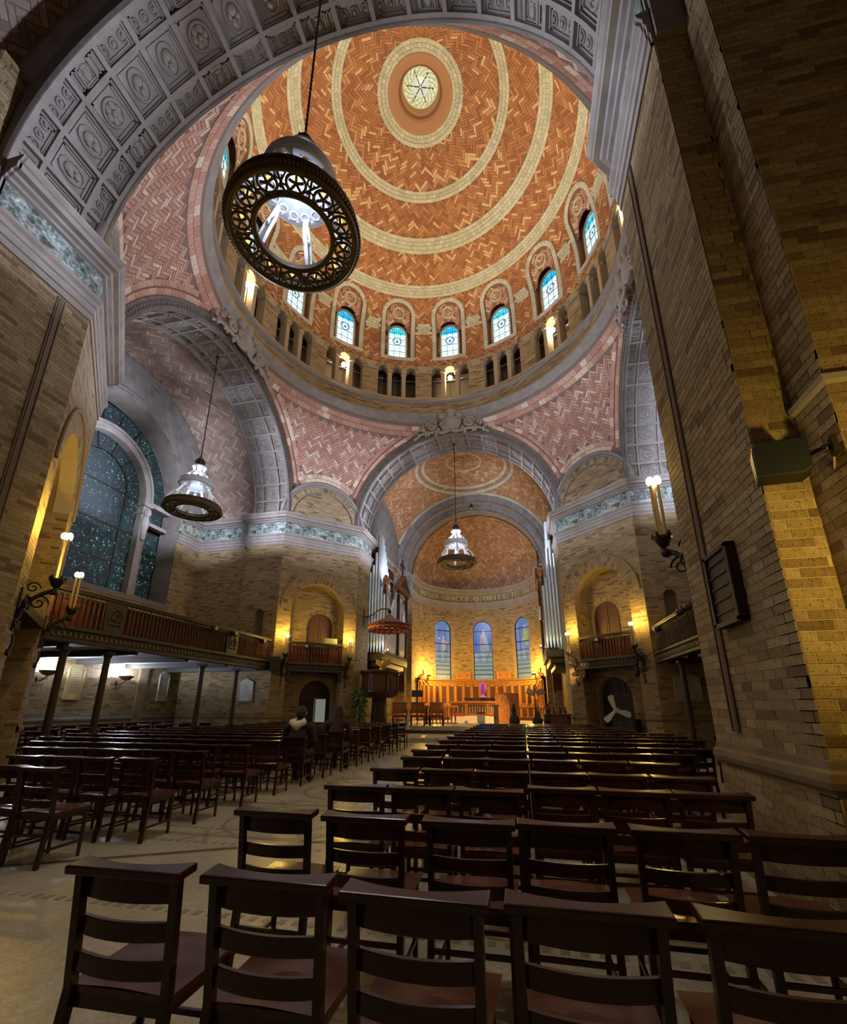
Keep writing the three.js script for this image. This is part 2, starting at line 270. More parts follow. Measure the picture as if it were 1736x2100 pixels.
// ---- entablature along a plan path
const ARCHI = [[0, yArc], [.03, yArc], [.03, 8.48], [.055, 8.49], [.055, 8.63], [.08, 8.65], [.08, 8.74], [.13, 8.79], [.14, 8.85], [.02, yF0]];
const CORN = [[.02, yF1], [.07, 9.45], [.09, 9.5], [.15, 9.53], [.17, 9.58], [.26, 9.6], [.26, 9.71], [.29, 9.73], [.33, 9.78], [.34, S], [-.35, S]];
function entablature(o, path, side, words) {
  mesh('architrave', sweep(path, ARCHI, side), STONE, o);
  mesh('frieze', sweep(path, [[.02, yF0], [.02, yF1]], side), MARBLE, o, { label: 'blue-green marble frieze' });
  mesh('cornice', sweep(path, CORN, side), STONE, o);
}
const BASEP = [[0, 1.1], [.015, 1.09], [.02, 1.04], [.045, 1.02], [.055, .97], [.045, .93], [.02, .91], [0, .89]];
const BASEM = std({ color: lin(.23, .17, .1), roughness: .9, map: grainTex });
const compass = (sx, sz) => (sx < 0 ? 'north' : 'south') + (sz < 0 ? 'east' : 'west');
const NICHE = { w: 2.46, y1: 6.75 };
const CHL = Math.hypot(a - b, a - b);
for (const sx of [-1, 1]) for (const sz of [-1, 1]) {
  const nm = compass(sx, sz), P = (p, q) => [sx * p, sz * q];
  const near = sz > 0;
  const o = thing('wall_' + nm + '_pier', `brown brick ${nm} crossing pier with an arched corner niche and marble frieze`, 'wall', [0, 0, 0], 0, undefined, 'structure');
  const A = P(a, b), C = P(b, a);
  brickWall(o, A, C, 0, yArc, [0, 0], { holes: [{ t: CHL / 2, w: NICHE.w, y0: 0, y1: NICHE.y1, arch: true, ring: 0.44, hood: true }], th: 0.3, single: sz > 0 && sx < 0 });
  brickWall(o, A, P(9.14, b), 0, yArc, [sx * 8, 0], { holes: sz < 0 ? [{ t: 0.85, w: 0.46, y0: 3.1, y1: 5.42, arch: true }] : [], th: 0.3 });
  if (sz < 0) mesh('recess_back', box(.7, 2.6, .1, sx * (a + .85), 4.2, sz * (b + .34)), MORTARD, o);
  brickWall(o, P(9.14, 4.95), P(11.8, 4.95), 0, yArc, [sx * 10, 0], { th: 0.3 });
  mesh('masonry', box(0.2, yArc, 0.24, sx * 9.04, yArc / 2, sz * 4.84), MORTAR, o);
  if (!near) {
    brickWall(o, C, P(b, T), 0, yArc, [0, sz * 8], { th: 0.3 });
    brickWall(o, P(4.95, T), P(4.95, 15.4), 0, yArc, [0, sz * 12], { th: 0.3 });
  } else {
    brickWall(o, C, P(b, 9.07), 0, yArc, [0, 8], { th: 0.3, single: true });
    brickWall(o, P(b, 9.07), P(5.02, 9.07), 0, S, [sx * 4.9, 12], { th: 0.2, single: true, pick: { max: 220 } });
    brickWall(o, P(5.02, 9.07), P(5.02, 9.48), 0, 12, [0, 9.3], { th: 0.2, single: sx > 0, pick: { max: 250 } });
    brickWall(o, P(5.02, 9.48), P(6.2, 9.48), 0, 12, [sx * 5.5, 12], { th: 0.2, single: sx > 0, pick: { max: 250 } });
    mesh('string_course', sweep([P(5.02, 9.1), P(5.02, 9.48), P(6.2, 9.48)], [[0, 3.5], [.035, 3.52], [.045, 3.56], [0, 3.6]], sx > 0 ? -1 : 1), STONE, o);
    // vertical reeded groove strip near the corner
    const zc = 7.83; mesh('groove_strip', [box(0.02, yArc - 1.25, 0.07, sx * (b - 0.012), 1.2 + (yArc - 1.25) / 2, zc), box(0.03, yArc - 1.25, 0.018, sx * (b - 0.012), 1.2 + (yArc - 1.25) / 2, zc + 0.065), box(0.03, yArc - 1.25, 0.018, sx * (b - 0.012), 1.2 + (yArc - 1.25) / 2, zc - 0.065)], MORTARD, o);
  }
  const flip = sx * sz > 0 ? -1 : 1;
  const tail = near ? [P(b, 9.07)] : [P(b, T), P(4.95, T), P(4.95, 15.4), P(4.45, 15.4), P(4.45, 16.0), P(4.15, 16.0), P(4.15, 16.9)];
  const path = [P(11.8, 3.47), P(11.8, 4.95), P(9.14, 4.95), P(9.14, b), A, C, ...tail];
  entablature(o, path, flip);
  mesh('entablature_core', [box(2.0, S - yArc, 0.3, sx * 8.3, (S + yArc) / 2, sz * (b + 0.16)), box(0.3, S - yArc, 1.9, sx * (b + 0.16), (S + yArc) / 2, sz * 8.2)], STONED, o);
  if (near) mesh('cornice_end', extr([...ARCHI, ...CORN.slice(0, -1), [0, S]].map(p => [p[0], p[1]]), 0.06).applyMatrix4(M4().makeBasis(V3(-sx, 0, 0), V3(0, 1, 0), V3(0, 0, -sx))).translate(sx * b, 0, 9.07 + (sx < 0 ? -0.03 : 0.03)), STONE, o);
  mesh('base_moulding', sweep([P(11.8, 4.95), P(9.14, 4.95), P(9.14, b), A, P(a - 0.42, b + 0.42)], BASEP, flip), BASEM, o);
  mesh('base_moulding', sweep([P(b + 0.42, a - 0.42), C, ...(near ? [P(b, 9.07), P(5.02, 9.07), P(5.02, 9.48), P(6.2, 9.48)] : tail.slice(0, 3))], BASEP, flip), BASEM, o);
  // niche: recess behind the chamfer
  const cx = sx * (a + b) / 2, cz = sz * (a + b) / 2, nin = V3(-sx, 0, -sz).normalize(), tt = V3(0, 1, 0).cross(nin).normalize();
  const F = M4().makeBasis(tt, V3(0, 1, 0), nin).setPosition(cx, 0, cz);
  const W = NICHE.w, dep = 0.78, tow = (-sx * sz > 0 ? 1 : -1) * 1; // side of the recess that lies towards the chancel or nave
  const side = tt.x * sx * -1 + tt.z * sz > 0 ? 1 : -1;
  const pt = t => [cx + tt.x * t - nin.x * dep, cz + tt.z * t - nin.z * dep], dt = side * 0.42;
  brickWall(o, pt(-W / 2 - .1), pt(W / 2 + .1), 0, 7.1, [0, 0], { th: 0.5, holes: [{ t: W / 2 + .1 + dt, w: 1.3, y0: 3.12, y1: 5.55, arch: true, ring: 0.16 }, { t: W / 2 + .1 + dt, w: 1.5, y0: 0, y1: 2.5, arch: true }] });
  const sof = []; for (let i = 0; i < 20; i++) { const t0 = Math.PI * i / 20, t1 = Math.PI * (i + 1) / 20, r = W / 2 + 0.01; sof.push(box(r * (t1 - t0) * 1.02, 0.1, dep, 0, r + 0.05, 0, 0).rotateZ((t0 + t1) / 2 - Math.PI / 2).translate(0, NICHE.y1 - W / 2, -dep / 2 - 0.02)); }
  const pd = (t, d) => [cx + tt.x * t - nin.x * d, cz + tt.z * t - nin.z * d]; for (const s of [-1, 1]) brickWall(o, pd(s * (W / 2 + .003), 0.002), pd(s * (W / 2 + .003), dep), 0, NICHE.y1 - W / 2, pd(0, dep / 2), { th: .1, h: .008 });
  mesh('niche_lining', [...sof].map(g => g.applyMatrix4(F)), std({ color: lin(0.3, 0.22, 0.125), roughness: 0.85, map: grainTex, bumpMap: bumpTex, bumpScale: 0.01 }), o);
  // balcony floor slab inside the niche
  mesh('niche_floor', box(W, 0.16, dep + 0.1, 0, 3.02, -dep / 2).applyMatrix4(F), DARKWOOD, o);
  // doors behind
  if (sz < 0) {
    const d = thing('door', `arched panelled wooden door above the ${nm} pier balcony`, 'door', [0, 0, 0], 0, undefined, 'structure');
    d.position.copy(V3(dt, 0, -dep - 0.22).applyMatrix4(F)); d.rotation.y = Math.atan2(nin.x, nin.z);
    mesh('panel', extr(archShape(1.28, 3.1, 5.53), 0.06), OAKD, d);
    const st = []; for (const s of [-1, 1]) { st.push(rbox(0.42, 0.8, 0.03, s * 0.3, 3.65, 0.065), rbox(0.42, 0.7, 0.03, s * 0.3, 4.5, 0.065)); } st.push(box(0.03, 2.3, 0.03, 0, 4.2, 0.07));
    for (const g of st) mesh('door_board', g, OAKD, d);
    mesh('knob', sph(0.035, 0.1 * side * -1, 4.1, 0.09), SILVER, d);
    const e = thing('door', `dark arched doorway under the ${nm} pier balcony`, 'door', [0, 0, 0], 0, undefined, 'structure');
    e.position.copy(V3(dt, 0, -dep - 0.3).applyMatrix4(F)); e.rotation.y = d.rotation.y;
    mesh('panel', extr(archShape(1.46, 0, 2.48), 0.06), DARKWOOD, e);
    mesh('transom_frame', [box(1.4, 0.06, 0.05, 0, 1.78, 0.07), box(0.04, 0.5, 0.05, -0.3, 2.05, 0.07), box(0.04, 0.55, 0.05, 0, 2.05, 0.07), box(0.04, 0.5, 0.05, 0.3, 2.05, 0.07)], OAKD, e);
    if (sx < 0) { mesh('glass_pane', rbox(0.46, 1.5, 0.02, 0.32, 0.95, 0.075), std({ color: lin(0.2, 0.24, 0.2), roughness: 0.3, emissive: lin(0.3, 0.36, 0.3), emissiveIntensity: 0.45 }), e, { label: 'pale lit glass pane of the door' }); mesh('push_bar', [box(0.05, 1.6, 0.04, 0.02, 0.95, 0.09), box(0.04, 0.1, 0.05, 0.02, 1.2, 0.1)], SILVER, e); }
  }
  // lunette on the chamfer above the cornice
  const lun = thing('trim_' + nm + '_lunette', `blind brick lunette above the ${nm} pier cornice`, 'lunette', [0, 0, 0], 0, undefined, 'structure');
  const FL = M4().makeBasis(tt, V3(0, 1, 0), nin).setPosition(-nin.x * 8.72, S, -nin.z * 8.72), rl = 2.07;
  mesh('brick_panel', extr(archShape(2 * rl, 0, rl), 0.2).translate(0, 0, -0.2).applyMatrix4(FL), std({ color: lin(0.27, 0.2, 0.13), roughness: 0.9, map: grainTex }), lun);
  { const list = []; for (let k = 0; k < 26; k++) { const y = 0.036 + k * 0.073, q = rl - 0.5; if (y > q) break; const hw = Math.sqrt(q * q - y * y); let x = -hw - (k % 2) * 0.15; while (x < hw) { const x0 = Math.max(x, -hw), x1 = Math.min(x + 0.31, hw); if (x1 - x0 > 0.04) { const m = M4().makeScale(x1 - x0 - .009, .064, .012); m.setPosition((x0 + x1) / 2, y, 0); list.push({ m: M4().multiplyMatrices(FL, m), c: brickIdx() }); } x += .31; } }
    const NV = 58; for (let i = 0; i < NV; i++) { const t = Math.PI * (i + .5) / NV, R = rl - 0.36; const m = M4().makeRotationZ(t); m.setPosition(R * Math.cos(t), R * Math.sin(t), 0); m.multiply(M4().makeScale(.25, Math.PI * R / NV - .01, .05)); list.push({ m: M4().multiplyMatrices(FL, m), c: brickIdx() }); }
    pieces('brick', list, BRICKS, BRICKM, lun, { none: true, field: 'brick_field' }); }
  for (const [r, q] of [[rl - 0.05, 0.09], [rl - 0.18, 0.05], [rl - 0.5, 0.035]]) { const pts = []; for (let i = 0; i <= 24; i++) { const t = Math.PI * i / 24; pts.push([r * Math.cos(t), r * Math.sin(t), 0.05]); } mesh('arch_moulding', tube(pts, q, 32, 6).applyMatrix4(FL), STONE, lun); }
}
// ---- coffered crossing arches
const ROS = (() => { const g = []; g.push(torus(0.2, 0.03, 20, 5)); for (let i = 0; i < 6; i++) { const t = i * Math.PI / 3; g.push(sph(0.075, 0.11 * Math.cos(t), 0.11 * Math.sin(t), 0, 1, 1, 0.45, 6, 4)); } g.push(sph(0.055, 0, 0, 0.02, 1, 1, 0.8, 6, 4)); return g; })();
const OVAL = (() => { const g = []; g.push(torus(0.21, 0.028, 22, 5).scale(0.82, 1.12, 1)); g.push(sph(0.07, 0.02, 0.09, 0.02, .8, 1, .7, 7, 5), sph(0.12, -0.01, -0.07, 0, .9, .75, .45, 7, 5), sph(0.05, 0.07, -0.02, 0.02, 1, 1.4, .6, 6, 4), sph(0.05, -0.08, 0.02, 0.02, 1, 1.2, .6, 6, 4)); return g; })();
const frameG = (w, h) => [box(w, .035, .05, 0, h / 2 - .018, .01), box(w, .035, .05, 0, -h / 2 + .018, .01), box(.035, h, .05, w / 2 - .018, 0, .01), box(.035, h, .05, -w / 2 + .018, 0, .01)];
function coffer(w, h, relief, k = 1) { return merge([box(w, h, .04, 0, 0, -.03), ...frameG(w, h), ...frameG(w * .84, h * .84).map(g => g.scale(1, 1, .6)), ...relief.map(g => g.clone().scale(k, k, k))]); }
const dth = Math.PI / 20, CW = dth * (RA + .1) - .1;
const COF_A = coffer(CW, .72, ROS), COF_B = coffer(CW, .72, OVAL);
const scrollG = w => { const g = []; for (let i = 0; i < 3; i++) { const x = (i - 1) * w / 3; g.push(torus(.075, .018, 12, 4).translate(x, 0, 0), sph(.04, x, 0, .01, 1, 1, .6, 5, 4)); } return g; };
const COF_N = coffer(CW, .34, scrollG(CW)), COF_S = coffer(CW, .34, [...frameG(.34, .34).map(g => g.scale(1, 1, 1.3)), ...frameG(.12, .3).map(g => g.translate(-CW / 2 + .1, 0, 0)), ...frameG(.12, .3).map(g => g.translate(CW / 2 - .1, 0, 0)), sph(.09, 0, .02, 0, .8, 1.1, .5, 7, 5), sph(.06, 0, -.09, .01, 1.4, .6, .6, 6, 4), torus(.13, .015, 14, 4)]);
function annulus(r0, r1, depth, seg = 48) { const s = new THREE.Shape(); s.moveTo(r1, 0); for (let i = 1; i <= seg; i++) { const t = Math.PI * i / seg; s.lineTo(r1 * Math.cos(t), r1 * Math.sin(t)); } for (let i = seg; i >= 0; i--) { const t = Math.PI * i / seg; s.lineTo(r0 * Math.cos(t), r0 * Math.sin(t)); } s.closePath(); return new THREE.ExtrudeGeometry(s, { depth, bevelEnabled: false }); }
const DIRS = { north: [-1, 0], south: [1, 0], east: [0, -1], west: [0, 1] };
const frameOf = (dir, dist, y) => { const Z = V3(dir[0], 0, dir[1]), X = V3(0, 1, 0).cross(Z); return M4().makeBasis(X, V3(0, 1, 0), Z).setPosition(dir[0] * dist, y, dir[1] * dist); };
for (const [nm, dir] of Object.entries(DIRS)) {
  const o = thing(nm + '_arch_ceiling', `grey coffered stone arch on the ${nm} side of the crossing with carved panels`, 'arch', [0, 0, 0], 0, undefined, 'structure'), F = frameOf(dir, a, S);
  const put = (n, g, m, op) => mesh(n, (Array.isArray(g) ? g : [g]).map(q => q.applyMatrix4(F)), m, o, op);
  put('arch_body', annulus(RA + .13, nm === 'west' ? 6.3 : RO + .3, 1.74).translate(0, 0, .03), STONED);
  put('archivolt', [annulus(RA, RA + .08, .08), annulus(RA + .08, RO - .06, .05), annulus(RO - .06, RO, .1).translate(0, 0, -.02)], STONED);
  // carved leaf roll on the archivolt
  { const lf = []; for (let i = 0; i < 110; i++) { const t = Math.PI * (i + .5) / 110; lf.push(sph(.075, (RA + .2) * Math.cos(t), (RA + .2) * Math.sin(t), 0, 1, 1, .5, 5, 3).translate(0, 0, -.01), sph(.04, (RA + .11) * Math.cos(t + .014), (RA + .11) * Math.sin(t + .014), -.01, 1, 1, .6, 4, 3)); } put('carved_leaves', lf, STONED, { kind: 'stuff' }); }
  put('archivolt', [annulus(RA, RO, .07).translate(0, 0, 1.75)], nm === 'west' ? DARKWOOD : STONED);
  const zr = [[0.08, .1], [.5, .07], [1.29, .07], [1.7, .1]];
  put('rib', zr.map(([z, w]) => annulus(RA, RA + .15, w).translate(0, 0, z - w / 2 + .02)), STONE);
  for (let k = 0; k <= 20; k++) { const t = k * dth; put('rib', box(.15, .09, 1.7, RA + .075, 0, .9).rotateZ(t), STONE); }
  for (let k = 0; k < 20; k++) {
    const t = (k + .5) * dth, e = V3(Math.cos(t), Math.sin(t), 0), ex = V3(-Math.sin(t), Math.cos(t), 0), nn = e.clone().negate();
    const place = (g, z, dt = 0) => { const tt = t + dt, e2 = V3(Math.cos(tt), Math.sin(tt), 0), x2 = V3(-Math.sin(tt), Math.cos(tt), 0); const m = M4().makeBasis(x2, V3(0, 0, 1).cross(V3(0, 0, 0)).add(e2.clone().negate().cross(x2)), e2.clone().negate()).setPosition(e2.x * (RA + .1), e2.y * (RA + .1), z); const q = new THREE.Mesh(g, STONE); q.name = 'coffer_panel'; q.castShadow = q.receiveShadow = true; M4().multiplyMatrices(F, m).decompose(q.position, q.quaternion, q.scale); o.add(q); };
    place(k % 3 === 1 ? COF_A : COF_B, .9);
    for (const z of [.29, 1.5]) { if (k % 3 === 1) { place(COF_S, z); } else place(COF_N, z); }
  }
}
// ---- pendentives
const RS = Math.hypot(a, RO), ELTOP = Math.asin((15.2 - S) / RS);
const elLow = ph => { const s = Math.abs(Math.sin(ph)), c = Math.abs(Math.cos(ph)); const k = v => v >= 1 ? 0 : Math.acos(v); const d = ((ph % (Math.PI / 2)) + Math.PI / 2) % (Math.PI / 2) - Math.PI / 4; return Math.max(k(a / RS / Math.max(s, 1e-4)), k(a / RS / Math.max(c, 1e-4)), k(8.72 / RS / Math.cos(d))); };
const onSph = (ph, el, r = RS) => V3(r * Math.cos(el) * Math.sin(ph), S + r * Math.sin(el), -r * Math.cos(el) * Math.cos(ph));
for (const [k, nm] of [[0, 'southeast'], [1, 'southwest'], [2, 'northwest'], [3, 'northeast']]) {
  const o = thing('pendentive_ceiling_' + nm, `pink herringbone tiled pendentive above the ${nm} pier`, 'pendentive', [0, 0, 0], 0, undefined, 'structure');
  const p0 = k * Math.PI / 2, e = 0.0;
  mesh('backing', sheet(60, 16, (u, v) => { const ph = p0 + u * Math.PI / 2, l = Math.min(elLow(ph), ELTOP); return onSph(ph, l + (ELTOP + .01 - l) * v, RS + .004); }), std({ color: lin(0.17, 0.115, 0.09), roughness: 0.95, side: THREE.DoubleSide }), o);
  const W = 0.122, extra = [];
  const addRow = (pt, len, wid, N, cmax) => { for (let i = 0; i < N; i++) { const A = pt((i + .5) / N), B = pt((i + .52) / N); const n = V3(0, S, 0).sub(A).normalize(); const ex = B.clone().sub(A).normalize(); extra.push({ m: slabAt(A, ex, n, len(N) - .012, wid - .012, .02), c: Math.floor(rnd() * 6) }); } };
  // border rows along the dome ring
  for (let q = 0; q < 2; q++) { const el = ELTOP - (0.02 + q * 0.028); const R = RS * Math.cos(el), N = Math.round(R * Math.PI / 2 / .34); for (let i = 0; i < N; i++) { const ph = p0 + Math.PI / 2 * (i + .5 + .5 * (q % 2)) / N; if (el < elLow(ph) + .02) continue; const A = onSph(ph, el), ex = V3(Math.cos(ph), 0, Math.sin(ph)); extra.push({ m: slabAt(A, ex, V3(0, S, 0).sub(A).normalize(), R * Math.PI / 2 / N - .012, .235, .02), c: tileIdx() }); } }
  // rows along the two arches and the lunette
  for (let q = 0; q < 2; q++) {
    const rA = RO + .12 + q * .2;
    for (const side of [0, 1]) { const N = 24; for (let i = 0; i < N; i++) { const t = (i + .5 + .5 * q) / N * Math.PI / 2; const h = rA * Math.cos(t), v = rA * Math.sin(t); const mid = p0 + Math.PI / 4, sgnX = Math.sign(Math.sin(mid)), sgnZ = -Math.sign(Math.cos(mid)); const d = Math.sqrt(Math.max(0, RS * RS - rA * rA)); const A = side ? V3(sgnX * d, S + v, sgnZ * h) : V3(sgnX * h, S + v, sgnZ * d); const el = Math.asin(v / RS); if (el > ELTOP - .06) continue; if ((Math.abs(A.x) + Math.abs(A.z)) / Math.SQRT2 > 8.66) continue; const ex = side ? V3(0, Math.cos(t), -sgnZ * Math.sin(t)) : V3(-sgnX * Math.sin(t), Math.cos(t), 0); const n = V3(0, S, 0).sub(A).normalize(); ex.addScaledVector(n, -ex.dot(n)).normalize(); extra.push({ m: slabAt(A, ex, n, rA * Math.PI / 2 / N - .012, .19, .02), c: tileIdx() }); } }
    const r = 2.19 + q * .21, d = Math.sqrt(RS * RS - r * r), mid = p0 + Math.PI / 4, D = V3(Math.sin(mid), 0, -Math.cos(mid)), X = V3(Math.cos(mid), 0, Math.sin(mid)), N = 26 + 4 * q; for (let i = 0; i < N; i++) { const t = Math.PI * (i + .5) / N, A = D.clone().multiplyScalar(d).addScaledVector(X, r * Math.cos(t)); A.y = S + r * Math.sin(t); if (Math.max(Math.abs(A.x), Math.abs(A.z)) > a - .2) continue; const n = V3(0, S, 0).sub(A).normalize(), ex = X.clone().multiplyScalar(-Math.sin(t)); ex.y = Math.cos(t); ex.addScaledVector(n, -ex.dot(n)).normalize(); extra.push({ m: slabAt(A, ex, n, Math.PI * r / N - .012, .2, .02), c: pick([2, 3, 3, 5]) }); }
  }
  const mer = el => RS * Math.log(Math.tan(Math.PI / 4 + el / 2)), inv = v => 2 * Math.atan(Math.exp(v / RS)) - Math.PI / 2;
  herring(o, -RS * Math.PI / 4, RS * Math.PI / 4, 0, mer(ELTOP - .075), W / Math.cos(0.3), (u, v) => { const ph = p0 + Math.PI / 4 + u / RS, el = inv(v), p = onSph(ph, el); return { p, n: V3(0, S, 0).sub(p).normalize(), tu: V3(-Math.cos(ph), 0, -Math.sin(ph)), s: Math.cos(el) }; }, (u, v) => { const ph = p0 + Math.PI / 4 + u / RS, el = inv(v), p = onSph(ph, el), q = p.x * p.x > p.z * p.z ? Math.hypot(p.y - S, p.z) : Math.hypot(p.y - S, p.x), dl = (Math.abs(p.x) + Math.abs(p.z)) / Math.SQRT2; return el > elLow(ph) && Math.abs(p.x) < a - .0 && Math.abs(p.z) < a && (Math.sqrt(RS * RS - Math.max(p.x * p.x, p.z * p.z)) > RO + .38) && dl < 8.605; }, PINKS, PINKM, { extra, pick: { none: k === 1 } });
}
// ---- dome ring cornice, gallery, dome
const evalr = new Evaluator(); evalr.attributes = ['position', 'normal', 'uv'];
const brushOf = g => { const q = norm(g); const br = new Brush(q); br.updateMatrixWorld(); return br; };
const cut = (g, holes) => evalr.evaluate(brushOf(g), brushOf(mergeGeometries(holes.map(norm))), SUBTRACTION).geometry;
const radialPrism = (shape, az, r0, r1) => new THREE.ExtrudeGeometry(shape, { depth: r1 - r0, bevelEnabled: false }).translate(0, 0, -r1).rotateY(-az); // az=0 towards -z
const atAz = (g, az) => g.rotateY(-az);
const DY = 20, DR = 7.2;
{
  const o = thing('ring_cornice_ceiling', 'round stone ring cornice carrying the dome gallery', 'cornice', [0, 0, 0], 0, undefined, 'structure');
  mesh('moulding', lathe([[7.9, 15.0], [7.26, 15.12], [7.2, 15.16], [7.16, 15.3], [7.08, 15.36], [7.06, 15.46], [6.99, 15.52], [6.97, 15.6], [6.93, 15.64], [6.93, 15.74], [7.02, 15.8], [7.12, 15.83]], 128), STONE, o);
  mesh('brick_band', lathe([[7.12, 15.83], [7.14, 15.84], [7.14, 16.4]], 128), MORTAR, o);
  mesh('sill', lathe([[7.14, 16.4], [7.06, 16.43], [7.0, 16.5], [7.0, 16.6], [7.3, 16.64], [9.2, 16.64]], 128), STONE, o);
  const list = []; for (let k = 0; k < 7; k++) { const y = 15.84 + .04 + k * .078, N = 128; for (let i = 0; i < N; i++) { const az = (i + .5 * (k % 2)) / N * 2 * Math.PI, A = V3(7.14 * Math.sin(az), y, -7.14 * Math.cos(az)); list.push({ m: slabAt(A, V3(Math.cos(az), 0, Math.sin(az)), V3(-Math.sin(az), 0, Math.cos(az)), 7.14 * 2 * Math.PI / N - .01, .068, .012), c: brickIdx() }); } }
  pieces('brick', list, BRICKS, BRICKM, o, { none: true, field: 'brick_field' });
}
{
  const o = thing('wall_dome_gallery', 'arcaded brick gallery at the foot of the dome with triple arches', 'gallery', [0, 0, 0], 0, undefined, 'structure');
  const hw = .27, off = .735 / DR, holes = [];
  for (let i = 0; i < 16; i++) for (const k of [-1, 0, 1]) holes.push(radialPrism(archShape(2 * hw, 16.9, 18.74, 10), i * Math.PI / 8 + k * off, 6.6, 8.2));
  const wall = cut(lathe([[7.2, 16.6], [7.62, 16.6], [7.62, 18.98], [7.2, 18.98], [7.2, 16.6]], 128), holes);
  mesh('arcade_wall', wall, MORTAR, o);
  const list = [], capo = std({ color: lin(0.4, 0.33, 0.24), roughness: .8, map: grainTex });
  for (let i = 0; i < 16; i++) {
    const az0 = (i + .5) * Math.PI / 8, pw = Math.PI / 8 - 2 * (off + hw / DR);
    for (let k = 0; k < 20; k++) { const y = 16.99 + k * .073; const cut2 = k % 2 ? [[-.5, 0], [0, .5]] : [[-.5, -.2], [-.2, .3], [.3, .5]]; for (const [c0, c1] of cut2) { const az = az0 + pw * (c0 + c1) / 2, A = V3(7.2 * Math.sin(az), y, -7.2 * Math.cos(az)); list.push({ m: slabAt(A, V3(Math.cos(az), 0, Math.sin(az)), V3(-Math.sin(az), 0, Math.cos(az)), pw * 7.2 * (c1 - c0) - .01, .063, .014), c: brickIdx() }); } }
    for (const kk of [-1, 0, 1]) for (let q = 0; q < 14; q++) { const t = Math.PI * (q + .5) / 14, R = hw + .11, azc = i * Math.PI / 8 + kk * off, az = azc + R * Math.cos(t) / 7.2, A = V3(7.2 * Math.sin(az), 18.47 + R * Math.sin(t), -7.2 * Math.cos(az)), n = V3(-Math.sin(az), 0, Math.cos(az)), ex = V3(Math.cos(az) * Math.cos(t), Math.sin(t), Math.sin(az) * Math.cos(t)); list.push({ m: slabAt(A, ex, n, .2, Math.PI * R / 14 - .008, .03), c: brickIdx() }); }
    const pc = [box(pw * 7.2 + .1, .09, .5, 0, 18.42, -7.39), box(pw * 7.2 + .08, .12, .5, 0, 16.72, -7.39)].map(g => atAz(g, az0)); mesh('pier_band', pc, STONE, o);
  }
  pieces('brick', list, BRICKS, BRICKM, o, { none: true, field: 'brick_field' });
  const colS = std({ color: lin(0.46, 0.6, 0.68), roughness: .35, map: grainTex });
  for (let i = 0; i < 16; i++) for (const k of [-.5, .5]) {
    const az = i * Math.PI / 8 + k * off, c = new THREE.Group(); c.name = 'column'; c.position.set(7.36 * Math.sin(az), 0, -7.36 * Math.cos(az)); c.rotation.y = -az; o.add(c);
    mesh('shaft', cyl(.105, .095, 1.25, 0, 16.99, 0, 14), colS, c, { label: 'grey-blue polished column shaft' });
    mesh('base', [box(.26, .26, .26, 0, 16.77, 0), new THREE.CylinderGeometry(.12, .14, .1, 14).translate(0, 16.95, 0)], STONE, c);
    mesh('capital', [new THREE.CylinderGeometry(.16, .1, .16, 14).translate(0, 18.32, 0), box(.3, .1, .42, 0, 18.44, 0)], capo, c);
  }
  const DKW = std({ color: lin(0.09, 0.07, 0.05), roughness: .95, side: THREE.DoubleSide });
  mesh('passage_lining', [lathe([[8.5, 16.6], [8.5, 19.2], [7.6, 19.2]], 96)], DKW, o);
  const seg = []; for (let i = 0; i < 32; i++) { const az = (i + .5) * Math.PI / 16; seg.push(atAz(rod([-0.8, 18.55, -8.0], [0.8, 18.55, -8.0], .02), az)); } mesh('conduit', seg, std({ color: lin(.4, .36, .3), roughness: .5 }), o);
}
const BANDS = [[74.8, 78.8], [58.1, 61.8], [40.8, 46.5], [23.9, 29.0], [7.6, 12.6]].map(q => q.map(v => v * Math.PI / 180));
const WIN = { hw: .7, y0: 19.42, top: 22.62 };
const domeP = (ph, el, r = DR) => el >= 0 ? V3(r * Math.cos(el) * Math.sin(ph), DY + r * Math.sin(el), -r * Math.cos(el) * Math.cos(ph)) : V3(r * Math.sin(ph), DY + r * el, -r * Math.cos(ph));
const domeN = (ph, el) => { const e = Math.max(el, 0); return V3(-Math.cos(e) * Math.sin(ph), -Math.sin(e), Math.cos(e) * Math.cos(ph)); };
const winDist = (ph, el) => { const az = ((ph + Math.PI / 16) % (Math.PI / 8) + Math.PI / 8) % (Math.PI / 8) - Math.PI / 16, p = domeP(ph, el), r = Math.hypot(p.x, p.z), s = Math.abs(r * Math.sin(az)), ys = WIN.top - WIN.hw; if (p.y > ys) return Math.hypot(s, p.y - ys) - WIN.hw; if (p.y < WIN.y0) return Math.hypot(Math.max(0, s - WIN.hw), WIN.y0 - p.y); return s - WIN.hw; };
const dome = thing('dome_ceiling', 'tall orange herringbone tiled dome with pale rings and stained glass windows', 'dome', [0, 0, 0], 0, undefined, 'structure');
